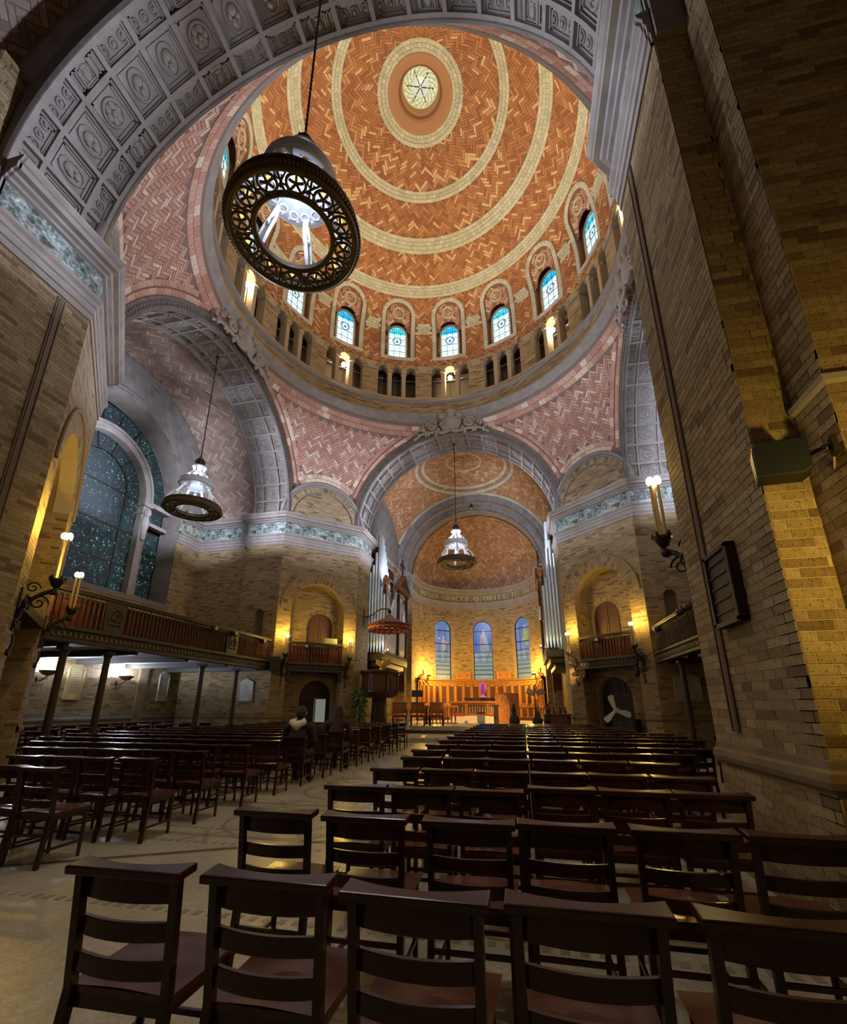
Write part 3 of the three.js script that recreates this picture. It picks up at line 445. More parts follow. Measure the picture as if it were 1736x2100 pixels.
{
  const prof = [[7.2, 18.9]]; for (let i = 0; i <= 34; i++) { const el = (81.2 * Math.PI / 180) * i / 34; prof.push([DR * Math.cos(el), DY + DR * Math.sin(el)]); }
  prof.push([1.0, 27.25], [0.86, 27.32], [0.8, 27.9], [1.2, 28.2]); for (let i = 20; i >= 0; i--) { const el = 1.35 * i / 20; prof.push([8.15 * Math.cos(el), DY + 8.15 * Math.sin(el)]); } prof.push([8.15, 18.9], [7.2, 18.9]);
  const holes = []; for (let i = 0; i < 16; i++) holes.push(radialPrism(archShape(2 * WIN.hw, WIN.y0, WIN.top, 14), i * Math.PI / 8, 5, 7.5));
  mesh('shell', cut(lathe(prof.reverse(), 128), holes), std({ color: lin(0.17, 0.08, 0.04), roughness: .9 }), dome);
  // oculus frame
  mesh('oculus_frame', [lathe([[1.42, 27.02], [1.38, 26.98], [1.25, 27.0], [1.2, 27.05], [1.12, 27.05], [1.08, 27.12], [1.0, 27.14]], 64), lathe([[1.0, 27.14], [.95, 27.3], [.84, 27.34], [.78, 27.6], [.78, 27.85]], 64)], std({ color: lin(.3, .15, .075), roughness: .7, side: THREE.DoubleSide }), dome);
  // border bands
  const bt = [];
  for (const [e0, e1] of BANDS) { const rows = e1 - e0 > .08 ? 4 : 3, top = e0 < .2; for (let q = 0; q < rows; q++) { const de = (e1 - e0) / rows, el = e0 + de * (q + .5), R = DR * Math.cos(el), wide = q === 0 || q === rows - 1, N = Math.round(2 * Math.PI * R / (wide ? .34 : .17)); for (let i = 0; i < N; i++) { const ph = 2 * Math.PI * (i + .5 * (q % 2)) / N; if (winDist(ph, el) < .3) continue; const p = domeP(ph, el); bt.push({ m: slabAt(p, V3(Math.cos(ph), 0, Math.sin(ph)), domeN(ph, el), 2 * Math.PI * R / N - .012, DR * de - .012, .022), c: Math.floor(rnd() * 4) }); } } }
  // window frames: blocks round each niche
  const grs = [];
  for (let w = 0; w < 16; w++) {
    const az = w * Math.PI / 8, ys = WIN.top - WIN.hw, pts = [];
    for (let i = 0; i < 7; i++) for (const s of [-1, 1]) pts.push([s * (WIN.hw + .11), WIN.y0 + (ys - WIN.y0) * (i + .5) / 7, Math.PI / 2, (ys - WIN.y0) / 7]);
    for (let i = 0; i < 11; i++) { const t = Math.PI * (i + .5) / 11; pts.push([(WIN.hw + .11) * Math.cos(t), ys + (WIN.hw + .11) * Math.sin(t), t + Math.PI / 2, Math.PI * (WIN.hw + .11) / 11]); }
    for (let i = 0; i < 5; i++) pts.push([-.72 + .36 * i, WIN.y0 - .1, 0, .36]);
    for (const [s, y, ang, len] of pts) { const el = y < DY ? (y - DY) / DR : Math.asin((y - DY) / DR), rr2 = y < DY ? DR : DR * Math.cos(el), ph = az + Math.asin(s / rr2), p = domeP(ph, el), n = domeN(ph, el), tu = V3(Math.cos(ph), 0, Math.sin(ph)), tv = n.clone().cross(tu).normalize(), st = 1 / Math.max(.35, Math.cos(el)); const ex = tu.clone().multiplyScalar(Math.cos(ang)).addScaledVector(tv, Math.sin(ang)); grs.push({ m: slabAt(p, ex.normalize(), n, len * (1 + (st - 1) * Math.abs(Math.sin(ang))) - .012, .21, .03), c: Math.floor(rnd() * 4) }); }
  }
  const GREYC = [[.47, .48, .42], [.52, .53, .47], [.43, .44, .38], [.49, .5, .44]];
  pieces('frame_block', grs, GREYC, mats(GREYC), dome, { none: true, field: 'frame_block_field' });
  pieces('band_tile', bt, CREAMS, CREAMM, dome, { none: true, field: 'band_tile_field' });
  // herringbone zones between the bands
  const zones = [[-1.05 / DR, BANDS[4][0]], [BANDS[4][1], BANDS[3][0]], [BANDS[3][1], BANDS[2][0]], [BANDS[2][1], BANDS[1][0]], [BANDS[1][1], BANDS[0][0]], [BANDS[0][1], 81 * Math.PI / 180]];
  zones.forEach(([e0, e1], zi) => {
    const em = Math.max(0, (e0 + e1) / 2), R = DR * Math.cos(em), K = Math.round(2 * Math.PI * R / (3 * Math.SQRT2 * .12)), W = 2 * Math.PI * DR / (K * 3 * Math.SQRT2);
    const mer = el => el < 0 ? DR * el : DR * Math.log(Math.tan(Math.PI / 4 + el / 2)), inv = v => v < 0 ? v / DR : 2 * Math.atan(Math.exp(v / DR)) - Math.PI / 2;
    const z = zi === 2 || zi === 3 ? { max: 150 } : { none: true };
    herring(dome, 0, 2 * Math.PI * DR - 1e-6, mer(e0), mer(e1), W, (u, v) => { const ph = u / DR, el = inv(v); return { p: domeP(ph, el), n: domeN(ph, el), tu: V3(Math.cos(ph), 0, Math.sin(ph)), s: el < 0 ? 1 : Math.cos(el) }; }, (u, v) => winDist(u / DR, inv(v)) > .2, TILES, TILEM, { pick: { ...z, see: p => p.m.elements[14] < 3 } });
  });
}
// stained glass of the dome windows and the panels above them
const glassMat = (cv, k, rough = .3) => { const t = new THREE.CanvasTexture(cv); t.colorSpace = THREE.SRGBColorSpace; return std({ color: 0x101010, roughness: rough, emissive: 0xffffff, emissiveMap: t, emissiveIntensity: k }); };
function canvas(w, h, f) { const c = document.createElement('canvas'); c.width = w; c.height = h; f(c.getContext('2d'), w, h); return c; }
const domeGlass = [0, 1].map(v => canvas(128, 256, (x, w, h) => {
  x.fillStyle = '#dff4f2'; x.fillRect(0, 0, w, h);
  x.fillStyle = v ? '#5fd6e6' : '#35b4e4'; x.fillRect(0, 0, w, h * .24); x.strokeStyle = '#0e7fb8'; x.lineWidth = 5;
  for (let i = 0; i < 5; i++) { x.beginPath(); x.arc(w * (.12 + .19 * i), h * .12, 14 + 4 * (i % 2), 0, 6.3); x.stroke(); }
  x.strokeStyle = v ? '#1ba69a' : '#2a8fc4'; x.lineWidth = 9; x.beginPath(); x.arc(w / 2, h * .44, 30, 0, 6.3); x.stroke();
  x.fillStyle = '#e2506a'; x.fillRect(w * .2, h * .4, 9, 20); x.fillRect(w * .73, h * .4, 9, 20); x.fillStyle = '#174f6b'; x.fillRect(w * .44, h * .42, 16, 12); x.fillRect(w * .4, h * .47, 26, 6);
  x.strokeStyle = '#4b8c92'; x.lineWidth = 3; for (let i = 0; i < 4; i++) { x.beginPath(); x.moveTo(w * .15, h * (.6 + .09 * i)); x.quadraticCurveTo(w / 2, h * (.54 + .09 * i), w * .85, h * (.6 + .09 * i)); x.stroke(); }
  x.fillStyle = '#2c9bb5'; for (let i = 0; i < 9; i++) { x.fillRect(4, h * (.28 + .08 * i), 8, 9); x.fillRect(w - 12, h * (.28 + .08 * i), 8, 9); }
}));
const fitUV = (g, x0, x1, y0, y1) => { const p = g.attributes.position, uv = new Float32Array(p.count * 2); for (let i = 0; i < p.count; i++) { uv[2 * i] = (p.getX(i) - x0) / (x1 - x0); uv[2 * i + 1] = (p.getY(i) - y0) / (y1 - y0); } g.setAttribute('uv', new THREE.BufferAttribute(uv, 2)); return g; };
const DGM = domeGlass.map(c => glassMat(c, 1.5));
const NICHEM = std({ color: lin(.33, .2, .16), roughness: .85, map: grainTex });
for (let i = 0; i < 16; i++) {
  const az = i * Math.PI / 8, win = thing('window_dome', 'small arched stained glass dome window glowing pale blue and white', 'window', [0, 0, 0], -az, 'ring of stained glass windows in the dome', 'structure');
  const gz = -7.47, hw = .46, top = 21.62;
  mesh('glass', fitUV(norm(extr(archShape(2 * hw, 19.56, top), .02)), -hw, hw, 19.56, top).translate(0, 0, gz), DGM[i % 2], win, { uv: true });
  const ring = new THREE.Shape(archShape(2 * hw + .18, 19.5, top + .09).getPoints()); ring.holes.push(archShape(2 * hw, 19.56, top, 16, THREE.Path));
  mesh('glass_frame', extr(ring, .1).translate(0, 0, gz), CREAM, win);
  mesh('lead_line', [box(.02, 2.0, .03, -.16, 20.55, gz + .02), box(.02, 2.0, .03, .16, 20.55, gz + .02), ...[0, 1, 2, 3].map(k => box(.9, .018, .03, 0, 20 + k * .42, gz + .02))], IRON, win);
  const PR = 7.28, onP = (s, y, r = PR) => { const el = Math.asin((y - DY) / r), q = r * Math.cos(el); return V3(s, y, -Math.sqrt(q * q - s * s)); };
  mesh('upper_panel', sheet(24, 6, (u, v) => { const t = u * Math.PI, c = Math.cos(t), k = Math.sin(t), yi = 21.16 + .5 * k, yo = 21.0 + .92 * Math.min(1, k * 2.2) + .7 * k; return onP((.5 + (.72 - .5) * v) * c, yi + (yo - yi) * v, PR + .01); }), std({ color: lin(.2, .1, .07), roughness: .9, side: THREE.DoubleSide }), win);
  { const el = Math.asin(2.14 / PR), p = onP(0, 22.14, PR - .03); mesh('stone_ring', torus(.29, .075, 28, 6).scale(1, 1, .6).rotateX(el).translate(p.x, p.y, p.z), CREAM, win); }
  // herringbone tiles on the panel round the ring
  const list = []; const q = Math.SQRT1_2, W = .1; for (let d = -12; d <= 12; d++) { const md = ((d % 6) + 6) % 6; if (md !== 0 && md !== 5) continue; for (let s = -20; s <= 20; s++) { if ((s + d) & 1) continue; const x = (s + d) / 2, y = (s - d) / 2, hz = md === 0, cx = hz ? x + 1.5 : x + .5, cy = hz ? y + .5 : y + 1.5, u = (cx - cy) * q * W, v = 21.2 + (cx + cy) * q * W; if (Math.abs(u) > .62 || v < 19.55 || (Math.abs(u) < hw + .1 && v < top - hw) || Math.hypot(u, v - top + hw) < hw + .12 || (Math.hypot(u, v - 22.14) < .36 && Math.hypot(u, v - 22.14) > .24) || (v > 21.92 && Math.hypot(u, v - 21.92) > .66)) continue; if (v > 21.1) { const A = onP(u, v), n = V3(0, DY, 0).sub(A).normalize(), tu = V3(1, 0, 0), tv = n.clone().cross(tu).normalize(), ex = tu.clone().addScaledVector(tv, hz ? 1 : -1).normalize(); list.push({ m: slabAt(A, ex, n, .285, .085, .015), c: tileIdx() }); continue; } const A = V3(u, v, gz - .03); list.push({ m: slabAt(A, V3(q, hz ? q : -q, 0), V3(0, 0, 1), .285, .085, .015), c: tileIdx() }); } }
  pieces('tile', list, PINKS, PINKM, win, { none: true, field: 'tile_field' });
}
// oculus lantern glass
{
  const oc = canvas(256, 256, (x, w) => { x.fillStyle = '#c9bf86'; x.fillRect(0, 0, w, w); for (let i = 0; i < 260; i++) { const t = i * 2.399, r = 118 * Math.sqrt(i / 260); x.fillStyle = ['#e8e2b4', '#b8ae70', '#d8d09a', '#a5a88a'][i % 4]; x.beginPath(); x.arc(128 + r * Math.cos(t), 128 + r * Math.sin(t), 5 + (i * 7) % 5, 0, 6.3); x.fill(); } x.fillStyle = '#cfd0b8'; x.beginPath(); x.arc(128, 128, 60, 0, 6.3); x.fill(); });
  const win = thing('window_oculus', 'round pale yellow glazed eye at the top of the dome', 'window', [0, 27.7, 0], 0, undefined, 'structure');
  mesh('glass', fitUV(norm(new THREE.CylinderGeometry(.78, .78, .03, 48)).rotateX(Math.PI / 2), -.78, .78, -.78, .78).rotateX(-Math.PI / 2), glassMat(oc, .95), win, { uv: true });
  for (let i = 0; i < 6; i++) for (const [r0, r1] of [[.04, .3], [.34, .46], [.5, .6]]) mesh('spoke', box(r1 - r0, .03, .035, (r0 + r1) / 2, -.03, 0).rotateY(i * Math.PI / 3 + .3), IRON, win);
  lamp('point', 0xffe9b0, POWER.lantern, 0, 27.3, 0, { radius: 8 });
}
// gallery lamps: round bulbs in every second bay
for (let i = 0; i < 8; i++) {
  const az = i * Math.PI / 4, g = thing('gallery_lamp', `bright round lamp in the dome gallery arch on the ${['east', 'southeast', 'south', 'southwest', 'west', 'northwest', 'north', 'northeast'][i]} side`, 'lamp', [7.3 * Math.sin(az), 16.65, -7.3 * Math.cos(az)], -az, 'lamps in the dome gallery');
  mesh('stand', [cyl(.1, .08, .06, 0, 0, 0, 12), cyl(.018, .018, 1.35, 0, 0, 0, 8)], IRON, g);
  const bm = std({ color: 0xffffff, emissive: lin(1, .95, .85), emissiveIntensity: 5 });
  mesh('bulb', sph(.13, 0, 1.46, 0, 1, 1, 1, 16, 12), bm, g, { label: 'glowing white bulb' });
  lamp('spot', DOMEWARM, POWER.gallery, 7.12 * Math.sin(az), 16.65 + 1.5, -7.12 * Math.cos(az), { radius: 3, angle: 1.0, penumbra: .35, at: [-.5 * Math.sin(az), 24.6, .5 * Math.cos(az)] });
  lamp('point', DOMEWARM, POWER.gallery * .14, 7.3 * Math.sin(az), 16.65 + 1.46, -7.3 * Math.cos(az), { radius: 3 });
}
// ---- transepts
const PLASTER = std({ color: lin(0.2, 0.19, 0.175), roughness: .9, map: grainTex, side: THREE.DoubleSide });
const VB = 5.02;
for (const [nm, sx] of [['north', -1], ['south', 1]]) {
  const v = thing(nm + '_transept_ceiling', `grey-brown herringbone tiled barrel vault of the ${nm} transept`, 'vault', [0, 0, 0], 0, undefined, 'structure');
  mesh('backing', sheet(48, 4, (u, w) => V3(sx * (T + w * 2.75), S + VB * Math.sin(u * Math.PI), VB * Math.cos(u * Math.PI))), std({ color: lin(.17, .13, .1), roughness: .95, side: THREE.DoubleSide }), v);
  herring(v, 0, Math.PI * VB, 0, 2.7, .125, (u, w) => { const t = u / VB, n = V3(0, -Math.sin(t), -Math.cos(t)); return { p: V3(sx * (T + w), S - VB * n.y, -VB * n.z), n, tu: V3(0, Math.cos(t), -Math.sin(t)), s: 1 }; }, () => true, GREYT, GREYM, { pick: { none: sx > 0 } });
  const o = thing('wall_' + nm, `brick end wall of the ${nm} transept`, 'wall', [0, 0, 0], 0, undefined, 'structure');
  const X = sx * 11.8;
  brickWall(o, [X, -4.95], [X, 4.95], 0, 5.45, [0, 0], { th: .3 });
  for (const s of [-1, 1]) brickWall(o, [X, s * 3.45], [X, s * 4.95], 5.45, yArc, [0, 0], { th: .3 });
  const F = frameOf([sx, 0], 11.8, 9.7);
  const half = new THREE.Shape(); half.moveTo(-VB, .1); half.lineTo(-3.45, .1); half.lineTo(-3.45, 0); for (let i = 40; i >= 0; i--) { const t = Math.PI * i / 40; half.lineTo(3.45 * Math.cos(t), 3.45 * Math.sin(t)); } half.lineTo(VB, .1); for (let i = 0; i <= 40; i++) { const t = Math.PI * i / 40; half.lineTo(VB * Math.cos(t), .13 + VB * Math.sin(t)); }
  mesh('lunette_wall', extr(half, .3).applyMatrix4(F), PLASTER, o);
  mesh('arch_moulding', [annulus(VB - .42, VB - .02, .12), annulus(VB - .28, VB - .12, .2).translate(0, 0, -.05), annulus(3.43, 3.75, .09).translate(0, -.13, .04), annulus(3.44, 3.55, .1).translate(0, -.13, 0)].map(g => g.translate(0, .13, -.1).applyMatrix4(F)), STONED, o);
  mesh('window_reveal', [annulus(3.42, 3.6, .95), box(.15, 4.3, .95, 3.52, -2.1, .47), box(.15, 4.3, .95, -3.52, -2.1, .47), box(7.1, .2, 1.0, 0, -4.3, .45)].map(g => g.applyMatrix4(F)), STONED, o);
  mesh('base_moulding', sweep(sx < 0 ? [[X, -4.95], [X, 4.95]] : [[X, 4.95], [X, -4.95]], BASEP, 1), STONED, o);
  mesh('pilaster_strip', [-2.9, 2.9].flatMap(z => [box(.08, 2.9, .42, X - sx * .04, 1.45, z), box(.1, .12, .5, X - sx * .05, 2.85, z)]), std({ color: lin(.26, .19, .11), roughness: .9, map: grainTex }), o);
  if (sx > 0) mesh('window_blind', [box(7, 9, .2, 0, -.5, .95).applyMatrix4(F)], STONED, o);
}
// north window: panes, mullions, mouldings
{
  const cv = canvas(512, 512, (x, w, h) => {
    x.fillStyle = '#02060a'; x.fillRect(0, 0, w, h);
    for (let i = 0; i < 3000; i++) { const px = rnd() * w, py = rnd() * h, s = 5 + rnd() * 10, k = rnd(), dk = 0.5 + 0.5 * Math.sin(px * .02) * Math.cos(py * .017); x.fillStyle = k < .42 ? `rgb(${4 + 8 * dk | 0},${14 + 18 * dk | 0},${22 + 20 * dk | 0})` : k < .68 ? `rgb(10,${38 + 30 * dk | 0},${44 + 22 * dk | 0})` : k < .9 ? `rgb(22,${70 + 40 * dk | 0},${64 + 30 * dk | 0})` : `rgb(110,${160 + 50 * dk | 0},${150 + 40 * dk | 0})`; x.beginPath(); x.moveTo(px, py); x.lineTo(px + s * rr(.4, 1.2), py + s * rr(-.5, .5)); x.lineTo(px + s * rr(.2, 1), py + s * rr(.5, 1.5)); x.closePath(); x.fill(); }
    x.strokeStyle = '#010203'; x.lineWidth = 1.4; for (let i = 0; i < 300; i++) { const px = rnd() * w, py = rnd() * h; x.beginPath(); x.arc(px, py, 5 + rnd() * 14, rnd() * 6, rnd() * 6); x.stroke(); }
  });
  const t = new THREE.CanvasTexture(cv); t.colorSpace = THREE.SRGBColorSpace; t.wrapS = t.wrapT = THREE.RepeatWrapping; t.repeat.set(.35, .35);
  const GN = std({ color: lin(.01, .015, .02), roughness: .7, emissive: 0xffffff, emissiveMap: t, emissiveIntensity: .85 });
  const win = thing('window_north', 'great arched stained glass window, dark teal, behind the north gallery', 'window', [0, 0, 0], 0, undefined, 'structure'), F = frameOf([-1, 0], 12.66, 9.7);
  const put = (n, g, m, op) => mesh(n, (Array.isArray(g) ? g : [g]).map(q => q.applyMatrix4(F)), m, win, op);
  const pane = (g) => { const q = norm(g), p = q.attributes.position, uv = new Float32Array(p.count * 2); for (let i = 0; i < p.count; i++) { uv[2 * i] = p.getX(i); uv[2 * i + 1] = p.getY(i); } q.setAttribute('uv', new THREE.BufferAttribute(uv, 2)); mesh('glass_pane', q.applyMatrix4(F), GN, win, { uv: true }); };
  const sector = (r0, r1, t0, t1) => { const s = new THREE.Shape(), n = 8; for (let i = 0; i <= n; i++) { const q = t0 + (t1 - t0) * i / n; i ? s.lineTo(r1 * Math.cos(q), r1 * Math.sin(q)) : s.moveTo(r1 * Math.cos(q), r1 * Math.sin(q)); } for (let i = n; i >= 0; i--) { const q = t0 + (t1 - t0) * i / n; s.lineTo(r0 * Math.cos(q), r0 * Math.sin(q)); } return new THREE.ExtrudeGeometry(s, { depth: .03, bevelEnabled: false }); };
  for (const [x0, x1] of [[-1.95, -1.3], [-1.3, 1.3], [1.3, 1.95]]) for (const [y0, y1] of [[-4.2, -2.9], [-2.9, -1.5], [-1.5, 0]]) pane(box(x1 - x0 - .03, y1 - y0 - .03, .03, (x0 + x1) / 2, (y0 + y1) / 2, .015));
  pane(sector(0, 1.28, 0, Math.PI)); for (let i = 0; i < 7; i++) pane(sector(1.32, 1.95, Math.PI * i / 7 + .012, Math.PI * (i + 1) / 7 - .012));
  for (let i = 0; i < 11; i++) pane(sector(2.37, 3.3, Math.PI * i / 11 + .008, Math.PI * (i + 1) / 11 - .008));
  for (const s of [-1, 1]) { pane(box(.92, .62, .03, s * 2.85, -.45, .015)); for (let k = 0; k < 3; k++) pane(box(.92, .98, .03, s * 2.85, -1.62 - k, .015)); }
  put('glazing_bar', [box(.05, 4.2, .06, -1.3, -2.1, 0), box(.05, 4.2, .06, 1.3, -2.1, 0), ...[-2.9, -1.5, 0].map(y => box(3.9, .06, .07, 0, y, 0)), annulus(1.28, 1.33, .06).translate(0, 0, -.03), ...[1, 2, 3, 4, 5, 6].map(i => box(.64, .045, .06, 1.63, 0, 0).rotateZ(Math.PI * i / 7)), ...[-1, 1].flatMap(s => [-1.12, -2.12, -3.12].map(y => box(.92, .05, .06, s * 2.85, y, 0))), ...[1, 2, 3, 4, 5, 6, 7, 8, 9, 10].map(i => box(.95, .05, .06, 2.84, 0, 0).rotateZ(Math.PI * i / 11))], IRON);
  put('arch_moulding', [annulus(1.95, 2.37, .3).translate(0, 0, -.28), annulus(1.95, 2.05, .06).translate(0, 0, -.34), annulus(2.26, 2.37, .06).translate(0, 0, -.34)], STONE);
  for (const s of [-1, 1]) { put('mullion', [box(.36, 4.3, .3, s * 2.16, -2.2, -.13), box(.46, .2, .4, s * 2.16, -.1, -.16), box(.42, .3, .36, s * 2.16, -.4, -.14)], STONE); put('mullion_figure', [sph(.17, s * 2.16, -.5, -.34, 1, 1.2, 1), sph(.2, s * 2.16, -.95, -.33, .9, 1.9, .7), cyl(.1, .16, .6, s * 2.16, -1.7, -.3, 10)], STONE); put('impost', [box(1.1, .2, .36, s * 2.86, -.02, -.15), box(1.1, .16, .3, s * 2.86, -.86, -.12)], STONE); }
}
// carved letters on the friezes that can be read
{
  const o = thing('trim_inscription', 'pale carved letters on the frieze beside the north window', 'inscription', [0, 0, 0], 0, undefined, 'structure');
  const g = letters('CREDO', .3, .015); g.applyMatrix4(M4().makeBasis(V3(0, 0, -1), V3(0, 1, 0), V3(1, 0, 0)).setPosition(-11.77, 9.0, -3.55)); mesh('letters', g, CREAM, o);
  const o2 = thing('trim_inscription', 'carved letters on the frieze of the southeast pier jamb', 'inscription', [0, 0, 0], 0, undefined, 'structure');
  const g2 = letters('RECT', .32, .015); g2.translate(7.42, 9.0, -4.685); mesh('letters', g2, STONED, o2);
}
// ---- chancel
{
  const CZ = -12.25, R = 6.1, dz = 3.15;
  const v = thing('chancel_ceiling', 'orange herringbone saucer vault over the chancel with a pale double ring', 'vault', [0, 0, 0], 0, undefined, 'structure');
  const P = (ph, el, r = R) => V3(r * Math.cos(el) * Math.sin(ph), S + r * Math.sin(el), CZ - r * Math.cos(el) * Math.cos(ph));
  const k = q => q >= 1 ? 0 : Math.acos(q), low = ph => Math.max(k(4.95 / R / Math.max(1e-4, Math.abs(Math.sin(ph)))), k(dz / R / Math.max(1e-4, Math.abs(Math.cos(ph)))));
  mesh('backing', sheet(96, 20, (u, w) => { const ph = u * 2 * Math.PI, l = low(ph); return P(ph, l + (Math.PI / 2 - l) * w, R + .004); }), std({ color: lin(.26, .15, .09), roughness: .95, side: THREE.DoubleSide }), v);
  const mer = el => R * Math.log(Math.tan(Math.PI / 4 + el / 2)), inv = w => 2 * Math.atan(Math.exp(w / R)) - Math.PI / 2;
  const bt = []; for (const [r0, r1] of [[2.45, 2.62], [2.85, 3.02], [1.0, 1.1]]) { const r = (r0 + r1) / 2, el = Math.acos(r / R), N = Math.round(2 * Math.PI * r / .3); for (let i = 0; i < N; i++) { const ph = 2 * Math.PI * i / N, p = P(ph, el); bt.push({ m: slabAt(p, V3(Math.cos(ph), 0, Math.sin(ph)), V3(0, S, CZ).sub(p).normalize(), 2 * Math.PI * r / N - .012, r1 - r0 + .03, .022), c: Math.floor(rnd() * 4) }); } }
  for (const s of [-1, 1]) for (let q = 0; q < 2; q++) { const rA = 5.24 - .22 * q, N = 40, d = Math.sqrt(R * R - rA * rA) - .12 - .12 * q; for (let i = 0; i < N; i++) { const t = Math.PI * (i + .5) / N, r2 = Math.sqrt(R * R - d * d), p = V3(r2 * Math.cos(t), S + r2 * Math.sin(t), CZ + s * d), n = V3(0, S, CZ).sub(p).normalize(), ex = V3(-Math.sin(t), Math.cos(t), 0); if (Math.abs(p.x) > 4.95) continue; bt.push({ m: slabAt(p, ex, n, Math.PI * r2 / N - .012, .2, .022), c: Math.floor(rnd() * 4) }); } }
  pieces('band_tile', bt, CREAMS, CREAMM, v, { none: true, field: 'band_tile_field' });
  const zs = [[0, .45], [.45, .85], [.85, 1.06], [1.06, 1.3], [1.3, 1.45], [1.45, 1.54]]; zs.forEach(([e0, e1], zi) => { const em = (e0 + e1) / 2, Kk = Math.round(2 * Math.PI * R * Math.cos(em) / (3 * Math.SQRT2 * .12)), W = 2 * Math.PI * R / (Kk * 3 * Math.SQRT2); herring(v, 0, 2 * Math.PI * R, mer(e0), mer(e1), W, (u, w) => { const ph = u / R, el = inv(w), p = P(ph, el); return { p, n: V3(0, S, CZ).sub(p).normalize(), tu: V3(Math.cos(ph), 0, Math.sin(ph)), s: Math.cos(el) }; }, (u, w) => { const p = P(u / R, inv(w)), r = Math.hypot(p.x, p.z - CZ); return Math.abs(p.x) < 4.9 && Math.abs(p.z - CZ) < 2.85 && !(r > 2.4 && r < 2.66) && !(r > 2.8 && r < 3.06); }, APSET, APSEM, { pick: zi === 1 ? {} : { none: true } }); });
  for (const s of [-1, 1]) { const h = Math.sqrt(R * R - 4.95 ** 2), sh = archShape(2 * h, 0, h, 24); mesh('side_lunette', extr(sh, .2).rotateY(Math.PI / 2).translate(s > 0 ? 4.95 : -5.15, S, CZ), PLASTER, v); }
  // second arch before the apse
  const o = thing('apse_arch_ceiling', 'broad grey stone arch framing the apse', 'arch', [0, 0, 0], 0, undefined, 'structure');
  const F = frameOf([0, -1], 15.4, S);
  const put = (n, g, m, op) => mesh(n, (Array.isArray(g) ? g : [g]).map(q => q.applyMatrix4(F)), m, o, op);
  put('arch_body', [annulus(4.75, 5.4, .7), annulus(4.4, 5.4, .9).translate(0, 0, .6)], STONE);
  put('arch_edge', [annulus(5.24, 5.32, .06).translate(0, 0, -.06), annulus(4.75, 4.83, .05).translate(0, 0, -.05), annulus(4.4, 4.48, .05).translate(0, 0, .55)], STONED);
  for (let i = 0; i < 22; i++) { const t = Math.PI * (i + .5) / 22; put('arch_panel', [box(.34, .56, .03, 5.03, 0, -.01).rotateZ(t), torus(.11, .022, 14, 4).translate(5.03, 0, -.03).rotateZ(t)], STONE); }
  for (let i = 0; i < 22; i++) { const t = Math.PI * (i + .5) / 22; put('arch_panel', [box(.03, .5, .4, 4.74, 0, .3).rotateZ(t)], STONE); }
  const w = thing('wall_apse', 'curved yellow-brown brick apse wall with three tall windows', 'wall', [0, 0, 0], 0, undefined, 'structure');
  for (const s of [-1, 1]) { brickWall(w, [s * 4.95, -15.4], [s * 4.45, -15.4], 0, yArc, [s * 4.6, -12], { th: .3 }); brickWall(w, [s * 4.45, -15.4], [s * 4.45, -16], 0, yArc, [0, -15.7], { th: .3 }); brickWall(w, [s * 4.45, -16], [s * 4.15, -16], 0, yArc, [s * 4.3, -12], { th: .3 }); brickWall(w, [s * 4.15, -16], [s * 4.15, -16.9], 0, yArc, [0, -16.5], { th: .3 }); }
  const AZ = -16.9, AR = 4.15, sh = new THREE.Shape(); for (let i = 0; i <= 40; i++) { const t = Math.PI * i / 40; i ? sh.lineTo(4.7 * Math.cos(t), 4.7 * Math.sin(t)) : sh.moveTo(4.7, 0); } for (let i = 40; i >= 0; i--) { const t = Math.PI * i / 40; sh.lineTo(AR * Math.cos(t), AR * Math.sin(t)); }
  const WA = [-42, 0, 43.5].map(d => d * Math.PI / 180), whw = .7;
  const solid = new THREE.ExtrudeGeometry(sh, { depth: S, bevelEnabled: false }).rotateX(-Math.PI / 2);
  const wall = cut(solid, WA.map(az => radialPrism(archShape(2 * whw, 3.15, 7.45), az, 3, 5.2)));
  mesh('masonry', wall.translate(0, 0, AZ), MORTAR, w);
  const list = []; for (let kk = 0; kk < 74; kk++) { const y = 2.95 + kk * .073; if (y > yArc) break; const N = 42; for (let i = 0; i < N; i++) { const az = -Math.PI / 2 + Math.PI * (i + .5 * (kk % 2)) / N + .02; if (az > Math.PI / 2) continue; let len = AR * Math.PI / N - .009; const hit = WA.some(q => { const s = Math.abs(AR * Math.sin(az - q)), yy = y - (7.45 - whw); const h = yy > 0 ? Math.sqrt(Math.max(0, whw * whw - yy * yy)) : whw; return y > 3.1 && y < 7.45 && s < h + .15; }); if (hit) { const near = WA.some(q => { const s = Math.abs(AR * Math.sin(az - q)), yy = y - (7.45 - whw); const h = yy > 0 ? Math.sqrt(Math.max(0, whw * whw - yy * yy)) : whw; return y > 3.1 && y < 7.45 && s < h + .05; }); if (near) continue; len *= .55; } list.push({ m: slabAt(V3(AR * Math.sin(az), y, AZ - AR * Math.cos(az)), V3(Math.cos(az), 0, Math.sin(az)), V3(-Math.sin(az), 0, Math.cos(az)), len, .064, .014), c: brickIdx() }); } }
  pieces('brick', list, BRICKS, BRICKM, w, { none: true, field: 'brick_field' });
  const arc = []; for (let i = 0; i <= 36; i++) { const az = -Math.PI / 2 + Math.PI * i / 36; arc.push([AR * Math.sin(az), AZ - AR * Math.cos(az)]); }
  mesh('architrave', sweep(arc, ARCHI, -1), STONE, w); mesh('cornice', sweep(arc, CORN, -1), STONE, w);
  const friez = std({ color: lin(.3, .25, .15), roughness: .7, map: grainTex }); mesh('frieze', sweep(arc, [[.02, yF0], [.02, yF1]], -1), friez, w);
